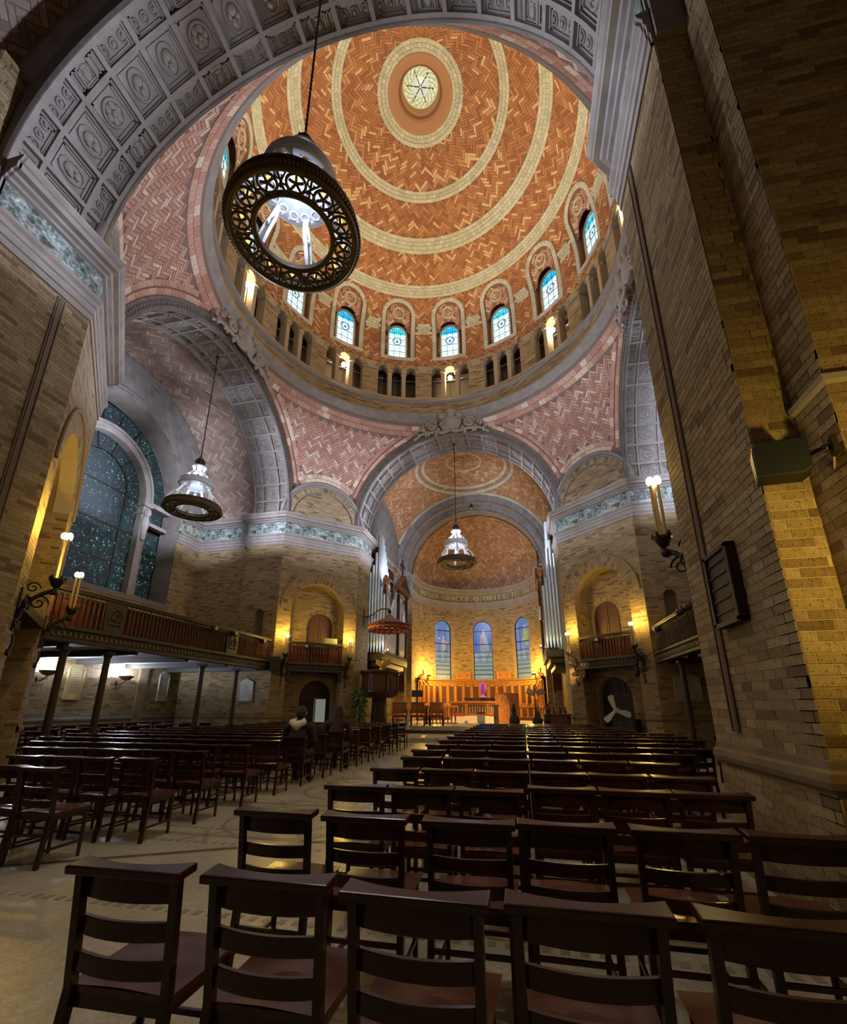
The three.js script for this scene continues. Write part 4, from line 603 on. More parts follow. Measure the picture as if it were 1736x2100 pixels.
  const txt = 'NMYUEN·GRACES·Q·ORIES·IC·ANLTUR', gold = std({ color: lin(.5, .42, .2), roughness: .5 }), lg = []; [...txt].forEach((c, i) => { const az = (-76 + 152 * i / (txt.length - 1)) * Math.PI / 180; if (c === ' ') return; const g = letters(c === '·' ? '.' : c, .36, .02); const bb = g.boundingBox; g.translate(-(bb.min.x + bb.max.x) / 2, 8.98, -(AR - .06)); lg.push(atAz(g, az).translate(0, 0, AZ)); }); mesh('inscription', lg, gold, w, { label: 'gilded carved letters around the apse frieze' });
  const d = thing('apse_ceiling', 'orange-brown herringbone tiled half dome of the apse', 'half dome', [0, 0, 0], 0, undefined, 'structure'), HR = 4.35, HY = S;
  const Q = (ph, el, r = HR) => V3(r * Math.cos(el) * Math.sin(ph), HY + r * Math.sin(el), AZ - r * Math.cos(el) * Math.cos(ph));
  mesh('backing', sheet(48, 24, (u, q) => Q((u - .5) * Math.PI, q * Math.PI / 2, HR + .004)), std({ color: lin(.26, .15, .09), roughness: .95, side: THREE.DoubleSide }), d);
  [[0, .42], [.42, .8], [.8, 1.12], [1.12, 1.38], [1.38, 1.52]].forEach(([e0, e1], zi) => { const em = (e0 + e1) / 2, Kk = Math.round(2 * Math.PI * HR * Math.cos(em) / (3 * Math.SQRT2 * .11)), W = 2 * Math.PI * HR / (Kk * 3 * Math.SQRT2), m2 = el => HR * Math.log(Math.tan(Math.PI / 4 + el / 2)), i2 = q => 2 * Math.atan(Math.exp(q / HR)) - Math.PI / 2; herring(d, -HR * Math.PI / 2, HR * Math.PI / 2, m2(e0), m2(e1), W, (u, q) => { const ph = u / HR, el = i2(q), p = Q(ph, el); return { p, n: V3(0, HY, AZ).sub(p).normalize(), tu: V3(Math.cos(ph), 0, Math.sin(ph)), s: Math.cos(el) }; }, () => true, APSET, APSEM, { pick: zi === 0 ? {} : { none: true } }); });
  // apse windows
  const art = [0, 1, 2].map(v => canvas(128, 400, (x, w, h) => {
    const g = x.createLinearGradient(0, 0, 0, h); g.addColorStop(0, v === 1 ? '#2f62b8' : '#6f8fc8'); g.addColorStop(.4, '#7c98cf'); g.addColorStop(.62, '#9fbccb'); g.addColorStop(1, '#b9c9b4'); x.fillStyle = g; x.fillRect(0, 0, w, h);
    x.fillStyle = v === 1 ? '#3f6fc2' : '#8aa2d6'; x.fillRect(8, 40, 20, 210); x.fillRect(w - 28, 40, 20, 210); x.fillStyle = '#5a78b8'; x.fillRect(34, 60, 10, 190); x.fillRect(w - 44, 60, 8, 190);
    const fig = (cx, cy, s, c) => { x.fillStyle = c; x.beginPath(); x.ellipse(cx, cy, 16 * s, 42 * s, 0, 0, 6.3); x.fill(); x.fillStyle = '#d8c7b4'; x.beginPath(); x.arc(cx, cy - 48 * s, 9 * s, 0, 6.3); x.fill(); };
    if (v === 1) { fig(70, 130, 1.25, '#c3b5c9'); fig(58, 150, 1, '#a99aac'); fig(96, 190, .8, '#b3a892'); } else if (v === 0) { fig(40, 170, 1, '#8e93bb'); fig(74, 165, 1.05, '#c9bfb0'); fig(100, 190, .8, '#7f8fb4'); } else { fig(84, 120, 1.2, '#c7c05a'); fig(60, 190, .9, '#9aa7c8'); fig(92, 220, .9, '#7ea6c4'); }
    for (let i = 0; i < 5; i++) fig(18 + 24 * i, 245 + 8 * (i % 2), .7, ['#aebfc6', '#8fa8bd', '#c4c3ac', '#93a6a8', '#b7b59d'][i]);
    x.fillStyle = '#9db2a4'; for (let i = 0; i < 5; i++) x.fillRect(4, 295 + 22 * i, w - 8, 14); x.fillStyle = '#c8c99a'; x.fillRect(w * .35, h - 30, w * .4, 16);
    x.strokeStyle = '#1c2430'; x.lineWidth = 3; for (const y of [70, 160, 215, 250, 285, 310, 335, 360]) { x.beginPath(); x.moveTo(0, y); x.lineTo(w, y); x.stroke(); }
  }));
  const lab = ['tall arched apse window with standing figures in grey-blue glass', 'central arched apse window with a robed figure on deep blue', 'tall arched apse window with a figure in yellow-green'];
  WA.forEach((az, i) => { const win = thing('window_apse', lab[i], 'window', [0, 0, AZ], -az, undefined, 'structure'); const gz = -(AR + .12); mesh('glass', fitUV(norm(extr(archShape(1.36, 3.17, 7.42), .02)), -.68, .68, 3.17, 7.42).translate(0, 0, gz), glassMat(art[i], .62), win, { uv: true }); const fr = new THREE.Shape(archShape(1.4, 3.15, 7.45).getPoints()); fr.holes.push(archShape(1.3, 3.2, 7.4, 16, THREE.Path)); mesh('frame', extr(fr, .07).translate(0, 0, gz), IRON, win); mesh('glazing_bar', [6.7, 5.75, 5.2, 4.85, 4.5, 4.2, 3.9, 3.55].map(y => box(1.32, .025, .03, 0, y, gz + .03)), IRON, win); mesh('backing', box(1.6, 4.6, .05, 0, 5.3, gz - .3), BLACK, win); });
  // platform and steps
  const pl = thing('chancel_platform', 'pale marble chancel steps and platform', 'steps', [0, 0, 0], 0, undefined, 'structure');
  mesh('step', rbox(9.3, .16, 14.5, 0, .08, -13.95, .015), WHITEMARBLE, pl); mesh('step', rbox(9.2, .16, 11.6, 0, .24, -15.35, .015), WHITEMARBLE, pl); mesh('step', rbox(9.1, .16, 11.2, 0, .4, -15.55, .015), WHITEMARBLE, pl);
  mesh('riser_board', [box(5.2, .14, .02, -1.0, .24, -9.535)], OAKD, pl);
}
// ---- nave bay round the viewer
{
  const v = thing('nave_ceiling', 'dim brown herringbone tiled vault over the nave', 'vault', [0, 0, 0], 0, undefined, 'structure'), R = 6.22, Z0 = 9.06, L = 7.6;
  mesh('backing', sheet(48, 4, (u, w) => V3(R * Math.cos(u * Math.PI), S + R * Math.sin(u * Math.PI), Z0 + L * w)), std({ color: lin(.15, .11, .09), roughness: .95, side: THREE.DoubleSide }), v);
  herring(v, 0, Math.PI * R, 0, 3.4, .13, (u, w) => { const t = u / R, n = V3(-Math.cos(t), -Math.sin(t), 0); return { p: V3(-R * n.x, S - R * n.y, Z0 + w), n, tu: V3(-Math.sin(t), Math.cos(t), 0), s: 1 }; }, () => true, GREYT, GREYM, { pick: { max: 120 } });
  const o = thing('wall_nave', 'brown brick walls of the nave bay', 'wall', [0, 0, 0], 0, undefined, 'structure');
  mesh('masonry', [box(.3, S + .4, 7.4, 6.36, S / 2, 13.1), box(.3, S + .4, 7.4, -6.36, S / 2, 13.1), box(13, 17, .3, 0, 8.4, 16.75)], std({ color: lin(.3, .22, .13), roughness: .9, map: grainTex }), o);
}
// ================================================================ LAMPS
// chandelier: pierced bronze ring, silvered arms, crowns
const GLOWAMB = std({ color: 0x442200, emissive: lin(1, .62, .16), emissiveIntensity: 1.6 });
function chandelier(label, x, z, low = .009, up = 1) {
  const c = thing('chandelier', label, 'chandelier', [x, 7.98, z], 0), top = (z > 9.2 ? S + 6.22 : S + RA) - 7.98 - .02;
  const sil = std({ color: lin(.78, .82, .86), roughness: .42, metalness: .15 });
  const ring = mesh('ring', [torus(.89, .055, 64, 8).rotateX(Math.PI / 2).translate(0, .02, 0), torus(.56, .04, 48, 8).rotateX(Math.PI / 2).translate(0, .02, 0), new THREE.CylinderGeometry(.9, .93, .16, 64, 1, true).translate(0, .1, 0), torus(.9, .035, 64, 6).rotateX(Math.PI / 2).translate(0, .19, 0), new THREE.CylinderGeometry(.55, .57, .1, 48, 1, true).translate(0, .07, 0)], std({ color: lin(.055, .04, .02), roughness: .45, metalness: .5, side: THREE.DoubleSide }), c, { label: 'dark bronze ring with pierced scrollwork' });
  mesh('rope_edge', Array.from({ length: 120 }, (_, i) => { const t = i * Math.PI / 60; return sph(.034, .945 * Math.cos(t), .03, .945 * Math.sin(t), 1, 1, 1, 5, 3); }), BRONZE, ring, { kind: 'stuff' });
  for (let i = 0; i < 12; i++) {
    const t = i * Math.PI / 6, med = [torus(.125, .02, 20, 5).rotateX(Math.PI / 2)]; for (let k = 0; k < 5; k++) med.push(box(.1, .02, .03, .05, 0, 0).rotateY(k * 1.2566)); med.push(sph(.035, 0, 0, 0, 1, .6, 1, 6, 4));
    const u = t + Math.PI / 12; med.forEach(g => g.translate(.725, 0, 0).rotateY(-t));
    const sc = []; for (const s of [-1, 1]) { const pts = []; for (let k = 0; k <= 14; k++) { const q = k / 14 * 5, r = .085 * (1 - k / 18); pts.push([.725 + s * .075 + r * Math.cos(q) * s, 0, r * Math.sin(q) * (s > 0 ? 1 : -1)]); } sc.push(tube(pts, .014, 16, 4)); } sc.push(bar([.58, 0, -.02], [.88, 0, .03], .03, .02), bar([.6, 0, .1], [.86, 0, -.1], .02, .02)); sc.forEach(g => g.rotateY(-u));
    mesh('medallion', med, BRONZE, ring); mesh('scroll', sc, BRONZE, ring);
    mesh('bulb', sph(.036, .725 * Math.cos(t), .075, .725 * Math.sin(t), 1, 1, 1, 6, 5), GLOWAMB, ring, { label: 'small amber bulb' });
  }
  for (let i = 0; i < 6; i++) {
    const t = i * Math.PI / 3 + .3, g = [];
    const rib = (pts, w0, w1) => { const cv = new THREE.CatmullRomCurve3(pts.map(p => V3(p[0], p[1], 0))), N = 12; for (let k = 0; k < N; k++) { const A = cv.getPoint(k / N), B = cv.getPoint((k + 1) / N), w = w0 + (w1 - w0) * Math.sin(Math.PI * k / N); g.push(bar([A.x, A.y, 0], [B.x, B.y, 0], w, .035)); } };
    rib([[.84, .2], [.83, .4], [.68, .6], [.52, .76], [.42, .95]], .05, .13);
    rib([[.8, .2], [.7, .34], [.6, .52], [.46, .72]], .035, .05); g.push(sph(.06, .6, .66, 0, 1, 1, 1, 8, 6), cyl(.035, .045, .12, .82, .17, 0, 8));
    mesh('arm', g.map(q => q.rotateY(-t)), sil, c, { label: 'silvered curved arm' });
    const h = []; rib.call(null, [[.43, 1.1], [.44, 1.24], [.32, 1.38], [.2, 1.5], [.14, 1.62]], .04, .1); const n0 = g.length; const up = g.slice(-12); mesh('upper_arm', up.map(q => q.rotateY(-t)), sil, c);
  }
  mesh('crown', lathe([[0, .98], [.3, .96], [.4, .92], [.55, .93], [.6, .98], [.57, 1.04], [.56, 1.172], [.53, 1.172], [.5, 1.08], [.3, 1.02], [0, 1.0]], 40), std({ color: lin(.4, .45, .52), roughness: .45, metalness: .2 }), c, { label: 'silvered middle crown' });
  mesh('crown_scroll', Array.from({ length: 14 }, (_, i) => { const t = i * Math.PI / 7; return torus(.065, .018, 14, 5).rotateX(Math.PI / 2).translate(.4 * Math.cos(t), .925, .4 * Math.sin(t)); }), sil, c);
  mesh('crown_rim', [torus(.5, .035, 40, 6).rotateX(Math.PI / 2).translate(0, 1.06, 0), new THREE.CylinderGeometry(.48, .5, .07, 40, 1, true).translate(0, 1.07, 0)], std({ color: lin(.06, .04, .03), roughness: .5, side: THREE.DoubleSide }), c);
  mesh('crown_drops', Array.from({ length: 24 }, (_, i) => { const t = i * Math.PI / 12; return sph(.045, .47 * Math.cos(t), .95, .47 * Math.sin(t), 1, .8, 1, 6, 4); }), sil, c, { kind: 'stuff' });
  mesh('top_crown', lathe([[.1, 1.56], [.18, 1.58], [.25, 1.7], [.26, 1.74], [.2, 1.72], [.12, 1.62]], 32), sil, c, { label: 'small silvered top crown' });
  const cap = [cyl(.14, .13, .2, 0, 1.74, 0, 10), sph(.15, 0, 1.98, 0, 1, .7, 1, 10, 6)]; for (let i = 0; i < 8; i++) { const t = i * Math.PI / 4; cap.push(sph(.04, .14 * Math.cos(t), 1.92, .14 * Math.sin(t), 1, 2, 1, 5, 4)); } mesh('finial', cap, IRON, c);
  mesh('hook', torus(.06, .016, 14, 5).translate(0, 2.12, 0), IRON, c);
  const N = 40, ch = []; for (let k = 0; k < N; k++) { const y = 2.17 + (top - 2.22) * (k + .5) / N; ch.push(sph(.024, 0, y, 0, 1, (top - 2.2) / N / .042, 1, 6, 4)); } ch.push(cyl(.014, .014, top - 2.2, 0, 2.17, 0, 6)); mesh('cable', ch, IRON, c, { label: 'dark twisted hanging chain' });
  mesh('ceiling_hook', [sph(.07, 0, top - .02, 0, 1, .8, 1, 10, 6), cyl(.03, .05, .1, 0, top - .12, 0, 8)], IRON, c);
  const gl = std({ color: 0xffffff, emissive: lin(.75, .88, 1), emissiveIntensity: 3 });
  mesh('light_source', sph(.05, 0, .62, 0, 1, 1, 1, 10, 8), gl, c); lamp('point', COOL, POWER.chandelier * low, x, 7.98 + .62, z, { radius: 2 });
  mesh('light_source', sph(.05, 0, 1.3, 0, 1, 1, 1, 10, 8), gl, c); lamp('point', COOL, POWER.chandelier * up, x, 7.98 + 1.3, z, { radius: 3 });
  return c;
}
chandelier('large pierced bronze and silver chandelier hanging from the west arch', 0, 8.2, .012, .42);
// added downlights without fixtures under that ring, brightening the floor
for (let i = 0; i < 3; i++) { const t = i * 2.0944 + .52, x = .725 * Math.cos(t), z = 8.2 + .725 * Math.sin(t); lamp('spot', 0xfff0dc, POWER.ring, x, 7.98 - .03, z, { angle: 1.15, penumbra: .7, at: [x, 0, z], radius: 2 }); }
chandelier('pierced bronze and silver chandelier hanging before the north window', -8.2, 0);
chandelier('pierced bronze and silver chandelier hanging before the apse', 0, -8.2);
chandelier('pierced bronze and silver chandelier hanging from the south arch', 8.2, 0, .009, .95);
// wrought iron sconces with tall candle tubes
const CANDLEM = std({ color: lin(.5, .42, .24), roughness: .4 }), FLAME = std({ color: 0xffe0a0, emissive: lin(1, .78, .34), emissiveIntensity: 6 });
function spiral(cx, cy, r, turns, s = 1, z = 0, n = 26) { const p = []; for (let k = 0; k <= n; k++) { const q = k / n * turns * 2 * Math.PI, R = r * (1 - .85 * k / n); p.push([cx + R * Math.cos(q) * s, cy + R * Math.sin(q), z]); } return p; }
const sconceParts = (() => { // local: z out from wall, mount at z=0, candle at z=.42, y=0 at flame
  const g = [tube([[0, -1.5, .03], [0, -1.25, .1], [0, -1.05, .3], [0, -.98, .42], [0, -.9, .42]], .035, 20, 6), box(.12, .7, .03, 0, -1.35, .015), sph(.07, 0, -1.02, .4, 1, .8, 1, 8, 6)];
  for (const s of [-1, 1]) { g.push(tube(spiral(.12, -1.25, .14, 1.6, 1).map(p => [p[0] * s, p[1], .12]), .016, 26, 5), tube(spiral(.1, -1.62, .1, 1.3, 1).map(p => [p[0] * s, p[1], .06]), .013, 20, 5)); }
  g.push(tube(spiral(.25, -1.22, .13, 1.5).map(p => [0, p[1], p[0]]), .015, 24, 5), tube(spiral(.14, -.98, .1, 1.4).map(p => [0, p[1], p[0]]), .013, 20, 5), tube([[0, -1.75, .04], [0, -1.9, .06], [0, -2.02, .03]], .022, 8, 5), sph(.035, 0, -2.04, .03, 1, 1.6, 1, 6, 5));
  const cup = [lathe([[.02, -.95], [.06, -.92], [.1, -.84], [.115, -.8], [.09, -.82]], 14).translate(0, 0, .42)]; for (let i = 0; i < 5; i++) { const t = i * 1.2566; cup.push(sph(.022, .11 * Math.cos(t), -.78, .42 + .11 * Math.sin(t), 1, 2, 1, 5, 4)); }
  return { iron: merge(g), cup: merge(cup) };
})();
function sconce(label, x, z, ax) {
  const s = thing('wall_sconce', label, 'sconce', [x, 4.25, z], ax);
  mesh('bracket', sconceParts.iron, IRON, s, { raw: true, label: 'scrolled wrought iron bracket' }); mesh('cup', sconceParts.cup, IRON, s, { raw: true });
  for (let i = 0; i < 3; i++) { const t = i * 2.0944 + .4; mesh('candle', cyl(.02, .02, .78, .05 * Math.cos(t), -.84, .42 + .05 * Math.sin(t), 8), CANDLEM, s); mesh('bulb', sph(.05, .05 * Math.cos(t), -.03, .42 + .05 * Math.sin(t), 1, 1.3, 1, 8, 6), FLAME, s, { label: 'glowing candle bulb' }); }
  s.updateMatrixWorld(); const p = V3(0, .06, .42).applyMatrix4(s.matrixWorld); lamp('point', CANDLE, POWER.sconce, p.x, p.y, p.z, { radius: 3 });
}
for (const sx of [-1, 1]) for (const sz of [-1, 1]) { const k = .4 * Math.SQRT1_2, nm = compass(sx, sz); const ang = Math.atan2(-sx, -sz);
  sconce(`iron candle sconce on the ${nm} pier at its ${sz < 0 ? 'chancel' : 'nave'} edge`, sx * (b + k), sz * (a - k), ang);
  sconce(`iron candle sconce on the ${nm} pier at its transept edge`, sx * (a - k), sz * (b + k), ang); }
// standing lamp beside the nave wall, just out of the picture, that lights the return of the pier
{ const f = thing('floor_lamp', 'standing brass candle lamp beside the nave wall by the loudspeaker', 'lamp', [4.9, 0, 10.3], 0);
  mesh('base', lathe([[0, 0], [.2, 0], [.19, .04], [.06, .09], [.03, .16]], 20), BRONZE, f); mesh('pole', cyl(.02, .016, 2.1, 0, .1, 0, 10), BRONZE, f); mesh('cup', lathe([[.02, 2.18], [.07, 2.22], [.08, 2.26]], 14), BRONZE, f); mesh('bulb', sph(.05, 0, 2.32, 0, 1, 1.3, 1, 10, 8), FLAME, f);
  lamp('point', CANDLE, POWER.nave, 4.9, 2.34, 10.3, { radius: 2 }); }
// bowl uplights on the north wall
for (const [z, lab] of [[1.16, 'bowl uplight on the north wall west of the gabled tablet'], [-1.72, 'bowl uplight on the north wall east of the gabled tablet']]) {
  const u = thing('bowl_uplight', lab, 'wall light', [-11.8, 2.45, z], Math.PI / 2);
  mesh('bowl', lathe([[.0, -.16], [.12, -.13], [.22, -.05], [.26, 0], [.25, 0], [.2, -.05], [.1, -.11], [0, -.12]], 24).translate(0, 0, .42), std({ color: lin(.12, .05, .03), roughness: .5, side: THREE.DoubleSide }), u);
  mesh('bracket', [tube([[0, -.2, .02], [0, -.3, .16], [0, -.16, .42]], .02, 12, 6), sph(.05, 0, -.24, .02, 1, 2, .5)], IRON, u);
  mesh('light_source', sph(.06, 0, -.03, .42, 1, .6, 1), std({ color: 0xffffff, emissive: lin(.8, .9, 1), emissiveIntensity: 5 }), u);
  lamp('point', 0xdfe9ff, POWER.bowl, -11.38, 2.47, z, { radius: 3 });
}
// lights of the apse and organ
for (const s of [-1, 1]) {
  const u = thing('uplight', s < 0 ? 'small uplight on the apse panelling by the pulpit side' : 'small uplight on the apse panelling by the lectern side', 'uplight', [s * 3.45, 3.3, -18.2], 0);
  mesh('housing', [rbox(.3, .12, .2, 0, .06, 0), box(.26, .02, .16, 0, .12, 0)], BLACK, u); mesh('light_source', box(.22, .02, .12, 0, .14, 0), std({ color: 0xffffff, emissive: lin(1, .8, .4), emissiveIntensity: 4 }), u);
  lamp('point', 0xffcf62, POWER.apse, s * 3.1, 3.62, -18.1, { radius: 6 });
}
{ const u = thing('spotlight', 'small black spotlight hanging at the crown of the apse arch', 'spotlight', [0.05, S + 4.72, -15.5], 0);
  mesh('housing', [cyl(.12, .07, .28, 0, -.36, 0, 14), cyl(.02, .02, .1, 0, -.1, 0, 8)], BLACK, u); mesh('light_source', cyl(.08, .08, .01, 0, -.375, 0, 14), std({ color: 0x332211, emissive: lin(1, .75, .4), emissiveIntensity: .25 }), u);
  lamp('spot', 0xffbe70, POWER.altar, .05, S + 4.3, -15.5, { angle: .5, penumbra: .7, at: [0, 1.2, -18.2] }); }
// ================================================================ FURNISHINGS
const GILT = std({ color: lin(.5, .34, .09), roughness: .4, metalness: .4 });
// transept galleries
const CARVE = std({ color: lin(.022, .018, .015), roughness: .6 });
const baluster = merge([lathe([[.018, 0], [.018, .06], [.03, .1], [.014, .16], [.02, .34], [.026, .5], [.014, .58], [.018, .62], [.018, .7]], 8)], true);
function railing(o, len, y0, panelAt) { // local x along, rail faces +z
  const n = Math.round(len / .135);
  mesh('handrail', [rbox(len, .07, .12, 0, y0 + .9, 0, .02), box(len, .03, .16, 0, y0 + .945, 0)], CARVE, o); mesh('bottom_rail', rbox(len, .07, .1, 0, y0 + .06, 0, .02), CARVE, o);
  for (let i = 0; i < n; i++) { const x = -len / 2 + (i + .5) * len / n; if (panelAt && panelAt.some(q => Math.abs(x - q) < .32)) continue; const m = new THREE.Mesh(baluster, CARVE); m.name = 'baluster'; m.position.set(x, y0 + .1, 0); o.add(m); const br = null; }
  const tr = []; for (let i = 0; i < n; i++) { const x = -len / 2 + (i + .5) * len / n; tr.push(torus(len / n / 2, .012, 10, 4).translate(x + len / n / 2, y0 + .82, 0)); } mesh('rail_tracery', tr, CARVE, o);
  for (const q of panelAt ?? []) mesh('carved_panel', [rbox(.6, .78, .06, q, y0 + .48, 0), torus(.2, .03, 20, 5).translate(q, y0 + .48, .03), torus(.1, .025, 14, 5).translate(q, y0 + .48, .04), ...[0, 1, 2, 3].map(k => sph(.07, q + .2 * Math.cos(k * 1.571 + .78), y0 + .48 + .24 * Math.sin(k * 1.571 + .78), .03, 1, 1, .5, 6, 4))], CARVE, o);
  mesh('red_curtain', sheet(Math.round(len * 18), 1, (u, v) => V3((u - .5) * len * .99, y0 + .1 + v * .72, -.09 + .022 * Math.sin(u * len * 42) + .01 * Math.sin(u * len * 17))), std({ color: lin(.11, .013, .01), roughness: .9, side: THREE.DoubleSide }), o, { label: 'dark red curtain behind the balusters' });
  mesh('fascia', [box(len, .3, .12, 0, y0 - .12, 0), rbox(len, .06, .2, 0, y0 + .01, .03, .02), rbox(len, .07, .2, 0, y0 - .28, .03, .02)], CARVE, o);
  const lf = []; for (let i = 0; i < len / .14; i++) { const x = -len / 2 + .07 + i * .14; lf.push(sph(.05, x, y0 - .12, .065, 1, 1.7, .5, 6, 4), sph(.03, x + .07, y0 - .07, .065, 1, 1, .5, 5, 3), sph(.03, x + .07, y0 - .17, .065, 1, 1, .5, 5, 3)); } mesh('carved_leaves', lf, std({ color: lin(.07, .062, .05), roughness: .5 }), o, { kind: 'stuff' });
}
for (const [nm, sx, cols] of [['north', -1, [3.95, 2.78, -.85, -2.75]], ['south', 1, [3.95, 2.78, -.85, -2.8]]]) {
  const g = thing('gallery_balcony', `dark iron gallery with red curtain across the ${nm} transept`, 'balcony', [sx * 7.45, 0, 0], -sx * Math.PI / 2);
  railing(g, 9.38, 3.12, nm === 'north' ? [2.1, -2.9] : [2.1]);
  mesh('deck', box(9.38, .12, 4.2, 0, 2.98, -2.15), std({ color: lin(.5, .48, .45), roughness: .9 }), g, { label: 'pale plastered gallery floor' }); mesh('deck_beam', [-4, -2, 0, 2, 4].map(x => box(.14, .2, 4.2, x, 2.84, -2.15)), CARVE, g);
  for (const z of cols) { const lx = sx < 0 ? z * -1 : z; mesh('column', [cyl(.085, .075, 2.62, lx * (sx < 0 ? 1 : 1), .06, -.12, 14), rbox(.26, .1, .26, lx, .05, -.12), rbox(.24, .08, .24, lx, 2.7, -.12), cyl(.08, .13, .12, lx, 2.58, -.12, 14)], CARVE, g, { label: 'slender dark iron column' }); }
}
for (const sx of [-1, 1]) {
  const nm = compass(sx, -1), n = V3(-sx, 0, 1).normalize(), g = thing('pier_balcony', `small red-curtained balcony in the ${nm} pier niche`, 'balcony', [sx * (a + b) / 2 + n.x * .02, 0, -(a + b) / 2 + n.z * .02], Math.atan2(n.x, n.z));
  railing(g, 2.46, 3.1);
  for (const s of [-1, 1]) mesh('bracket', [box(.14, .4, .3, s * 1.14, 2.62, -.1), sph(.1, s * 1.14, 2.5, .02, .8, 1.2, 1)], CARVE, g);
}
{ const w = thing('radiator_cover', 'pale green box standing on the northeast pier balcony', 'box', [-5.55, 4.03, -6.48], Math.PI / 4); mesh('body', rbox(.55, .26, .22, 0, .135, 0, .02), std({ color: lin(.36, .42, .33), roughness: .6 }), w); mesh('grille', [.07, .13, .19].map(y => box(.48, .012, .01, 0, y, .112)), std({ color: lin(.2, .24, .18), roughness: .6 }), w); }
// clamp lights on the gallery rails
const clamp = (() => [merge([cyl(.07, .09, .2, 0, -.1, 0, 12).rotateX(1.9)]), merge([box(.03, .16, .03, 0, .06, -.02), torus(.06, .012, 12, 4)])])();
for (const [x, y, z, r, lab] of [[-7.34, 3.9, -.9, 1.2, 'black clamp light on the north gallery rail near its carved panel'], [-7.34, 3.9, -2.0, 1.4, 'black clamp light on the north gallery rail between column and pier'], [-7.34, 3.88, -3.9, 1.5, 'black clamp light at the pier end of the north gallery rail'], [5.75, 3.85, -6.2, -.6, 'black clamp light on the southeast pier balcony rail'], [7.3, 3.95, -1.2, -2.5, 'black clamp light on the south gallery rail beyond the column'], [7.3, 3.95, -.5, -2.5, 'black clamp light on the south gallery rail over the turned chairs'], [7.32, 3.85, -3.9, -1.3, 'black clamp light at the pier end of the south gallery rail'], [-6.3, 3.85, -5.6, .8, 'black clamp light on the northeast pier balcony rail']]) { if (x > 7 && z > -3) lamp('spot', 0xffc070, POWER.stage, x - .14, y + .08, z - .12, z > -.9 ? { angle: .09, penumbra: .6, at: [1.5, 1.25, -14.8], radius: 2 } : { angle: .19, penumbra: .5, at: [-1.0, 1.0, -14.4], radius: 2 }); const c = thing('clamp_light', lab, 'stage light', [x, y, z], r); mesh('housing', clamp[0], BLACK, c, { raw: true }); mesh('clamp', clamp[1], IRON, c, { raw: true }); mesh('lens', cyl(.06, .06, .01, 0, 0, 0, 12).rotateX(1.9).translate(0, .03, .11), SILVER, c); }
// memorial tablets
function tablet(lab, cat, pos, turn, w, h, mat, gable) { const t = thing('memorial_tablet', lab, cat, pos, turn); mesh('slab', rbox(w, h, .05, 0, h / 2, .025, .008), mat, t); mesh('border', [box(w + .06, .05, .08, 0, .01, .04), box(w + .04, .05, .08, 0, h, .04), box(.04, h, .065, -w / 2, h / 2, .035), box(.04, h, .065, w / 2, h / 2, .035)], mat, t); if (gable) mesh('gable', [extr([[-w / 2 - .06, 0], [w / 2 + .06, 0], [0, .17]], .08).translate(0, h + .03, 0), extr([[-w / 2 + .05, .02], [w / 2 - .05, .02], [0, .11]], .1).translate(0, h + .03, 0)], mat, t); const ln = []; for (let i = 0; i < 9; i++) ln.push(box(w * (.35 + .3 * ((i * 37) % 10) / 10), .012, .004, 0, h * (.86 - .08 * i), .052)); mesh('lettering', ln, std({ color: lin(.12, .1, .06), roughness: .7 }), t, { kind: 'stuff' }); }
const TABG = std({ color: lin(.5, .38, .16), roughness: .5, map: grainTex }), TABW = std({ color: lin(.5, .46, .4), roughness: .5, map: grainTex });
tablet('gilt gabled memorial tablet between the two bowl uplights', 'tablet', [-11.775, 1.62, -.08], Math.PI / 2, .56, 1.0, TABG, true);
tablet('narrow pale gabled memorial tablet on the north wall', 'tablet', [-11.775, 1.6, -4.0], Math.PI / 2, .5, 1.0, TABW, true);
tablet('square cream memorial tablet on the northeast jamb under the gallery', 'tablet', [-8.33, 1.6, -4.69], 0, .6, .7, TABW, true);
tablet('pale memorial tablet behind the south gallery column', 'tablet', [8.2, 1.58, -4.69], 0, .78, .72, TABW, true);
{ const t = thing('hymn_board', 'dark wooden hymn board with five slots on the nave wall', 'hymn board', [b - .012, 2.1, 8.24], -Math.PI / 2); mesh('board', rbox(.46, .64, .05, 0, .32, .03, .005), DARKWOOD, t); mesh('frame', [box(.04, .66, .08, -.23, .32, .04), box(.04, .66, .08, .23, .32, .04), box(.5, .04, .08, 0, .64, .04), box(.5, .04, .08, 0, .0, .04)], DARKWOOD, t); for (let i = 0; i < 5; i++) mesh('slot', [box(.38, .014, .02, 0, .1 + i * .11, .06), sph(.012, .17, .11 + i * .11, .065, 1, 1, 1, 5, 4)], BLACK, t); }
// loudspeakers
{ const s = thing('loudspeaker', 'dark green loudspeaker on a bracket at the nave wall corner', 'loudspeaker', [4.72, 2.93, 9.32], -.35);
  mesh('cabinet', extr([[-.14, 0], [.1, -.03], [.14, .0], [.14, .2], [.08, .22], [-.12, .24], [-.14, .22]], .16, [], .008).translate(0, 0, -.08), std({ color: lin(.008, .012, .011), roughness: .5 }), s); mesh('grille', rbox(.004, .2, .15, -.15, .11, 0, .001), BLACK, s);
  mesh('bracket', [rod([.14, .12, 0], [.24, .13, .02], .014), rod([.14, .08, .02], [.24, .1, .06], .012), sph(.03, .24, .12, .03), box(.03, .12, .1, .28, .12, .05)], IRON, s);
  mesh('cable', tube([[.28, .1, .02], [.29, -.1, -.2], [.3, -.6, -.24], [.3, -2.0, -.24], [.3, -2.9, -.24]], .008, 24, 5), std({ color: lin(.25, .2, .14), roughness: .6 }), s); }
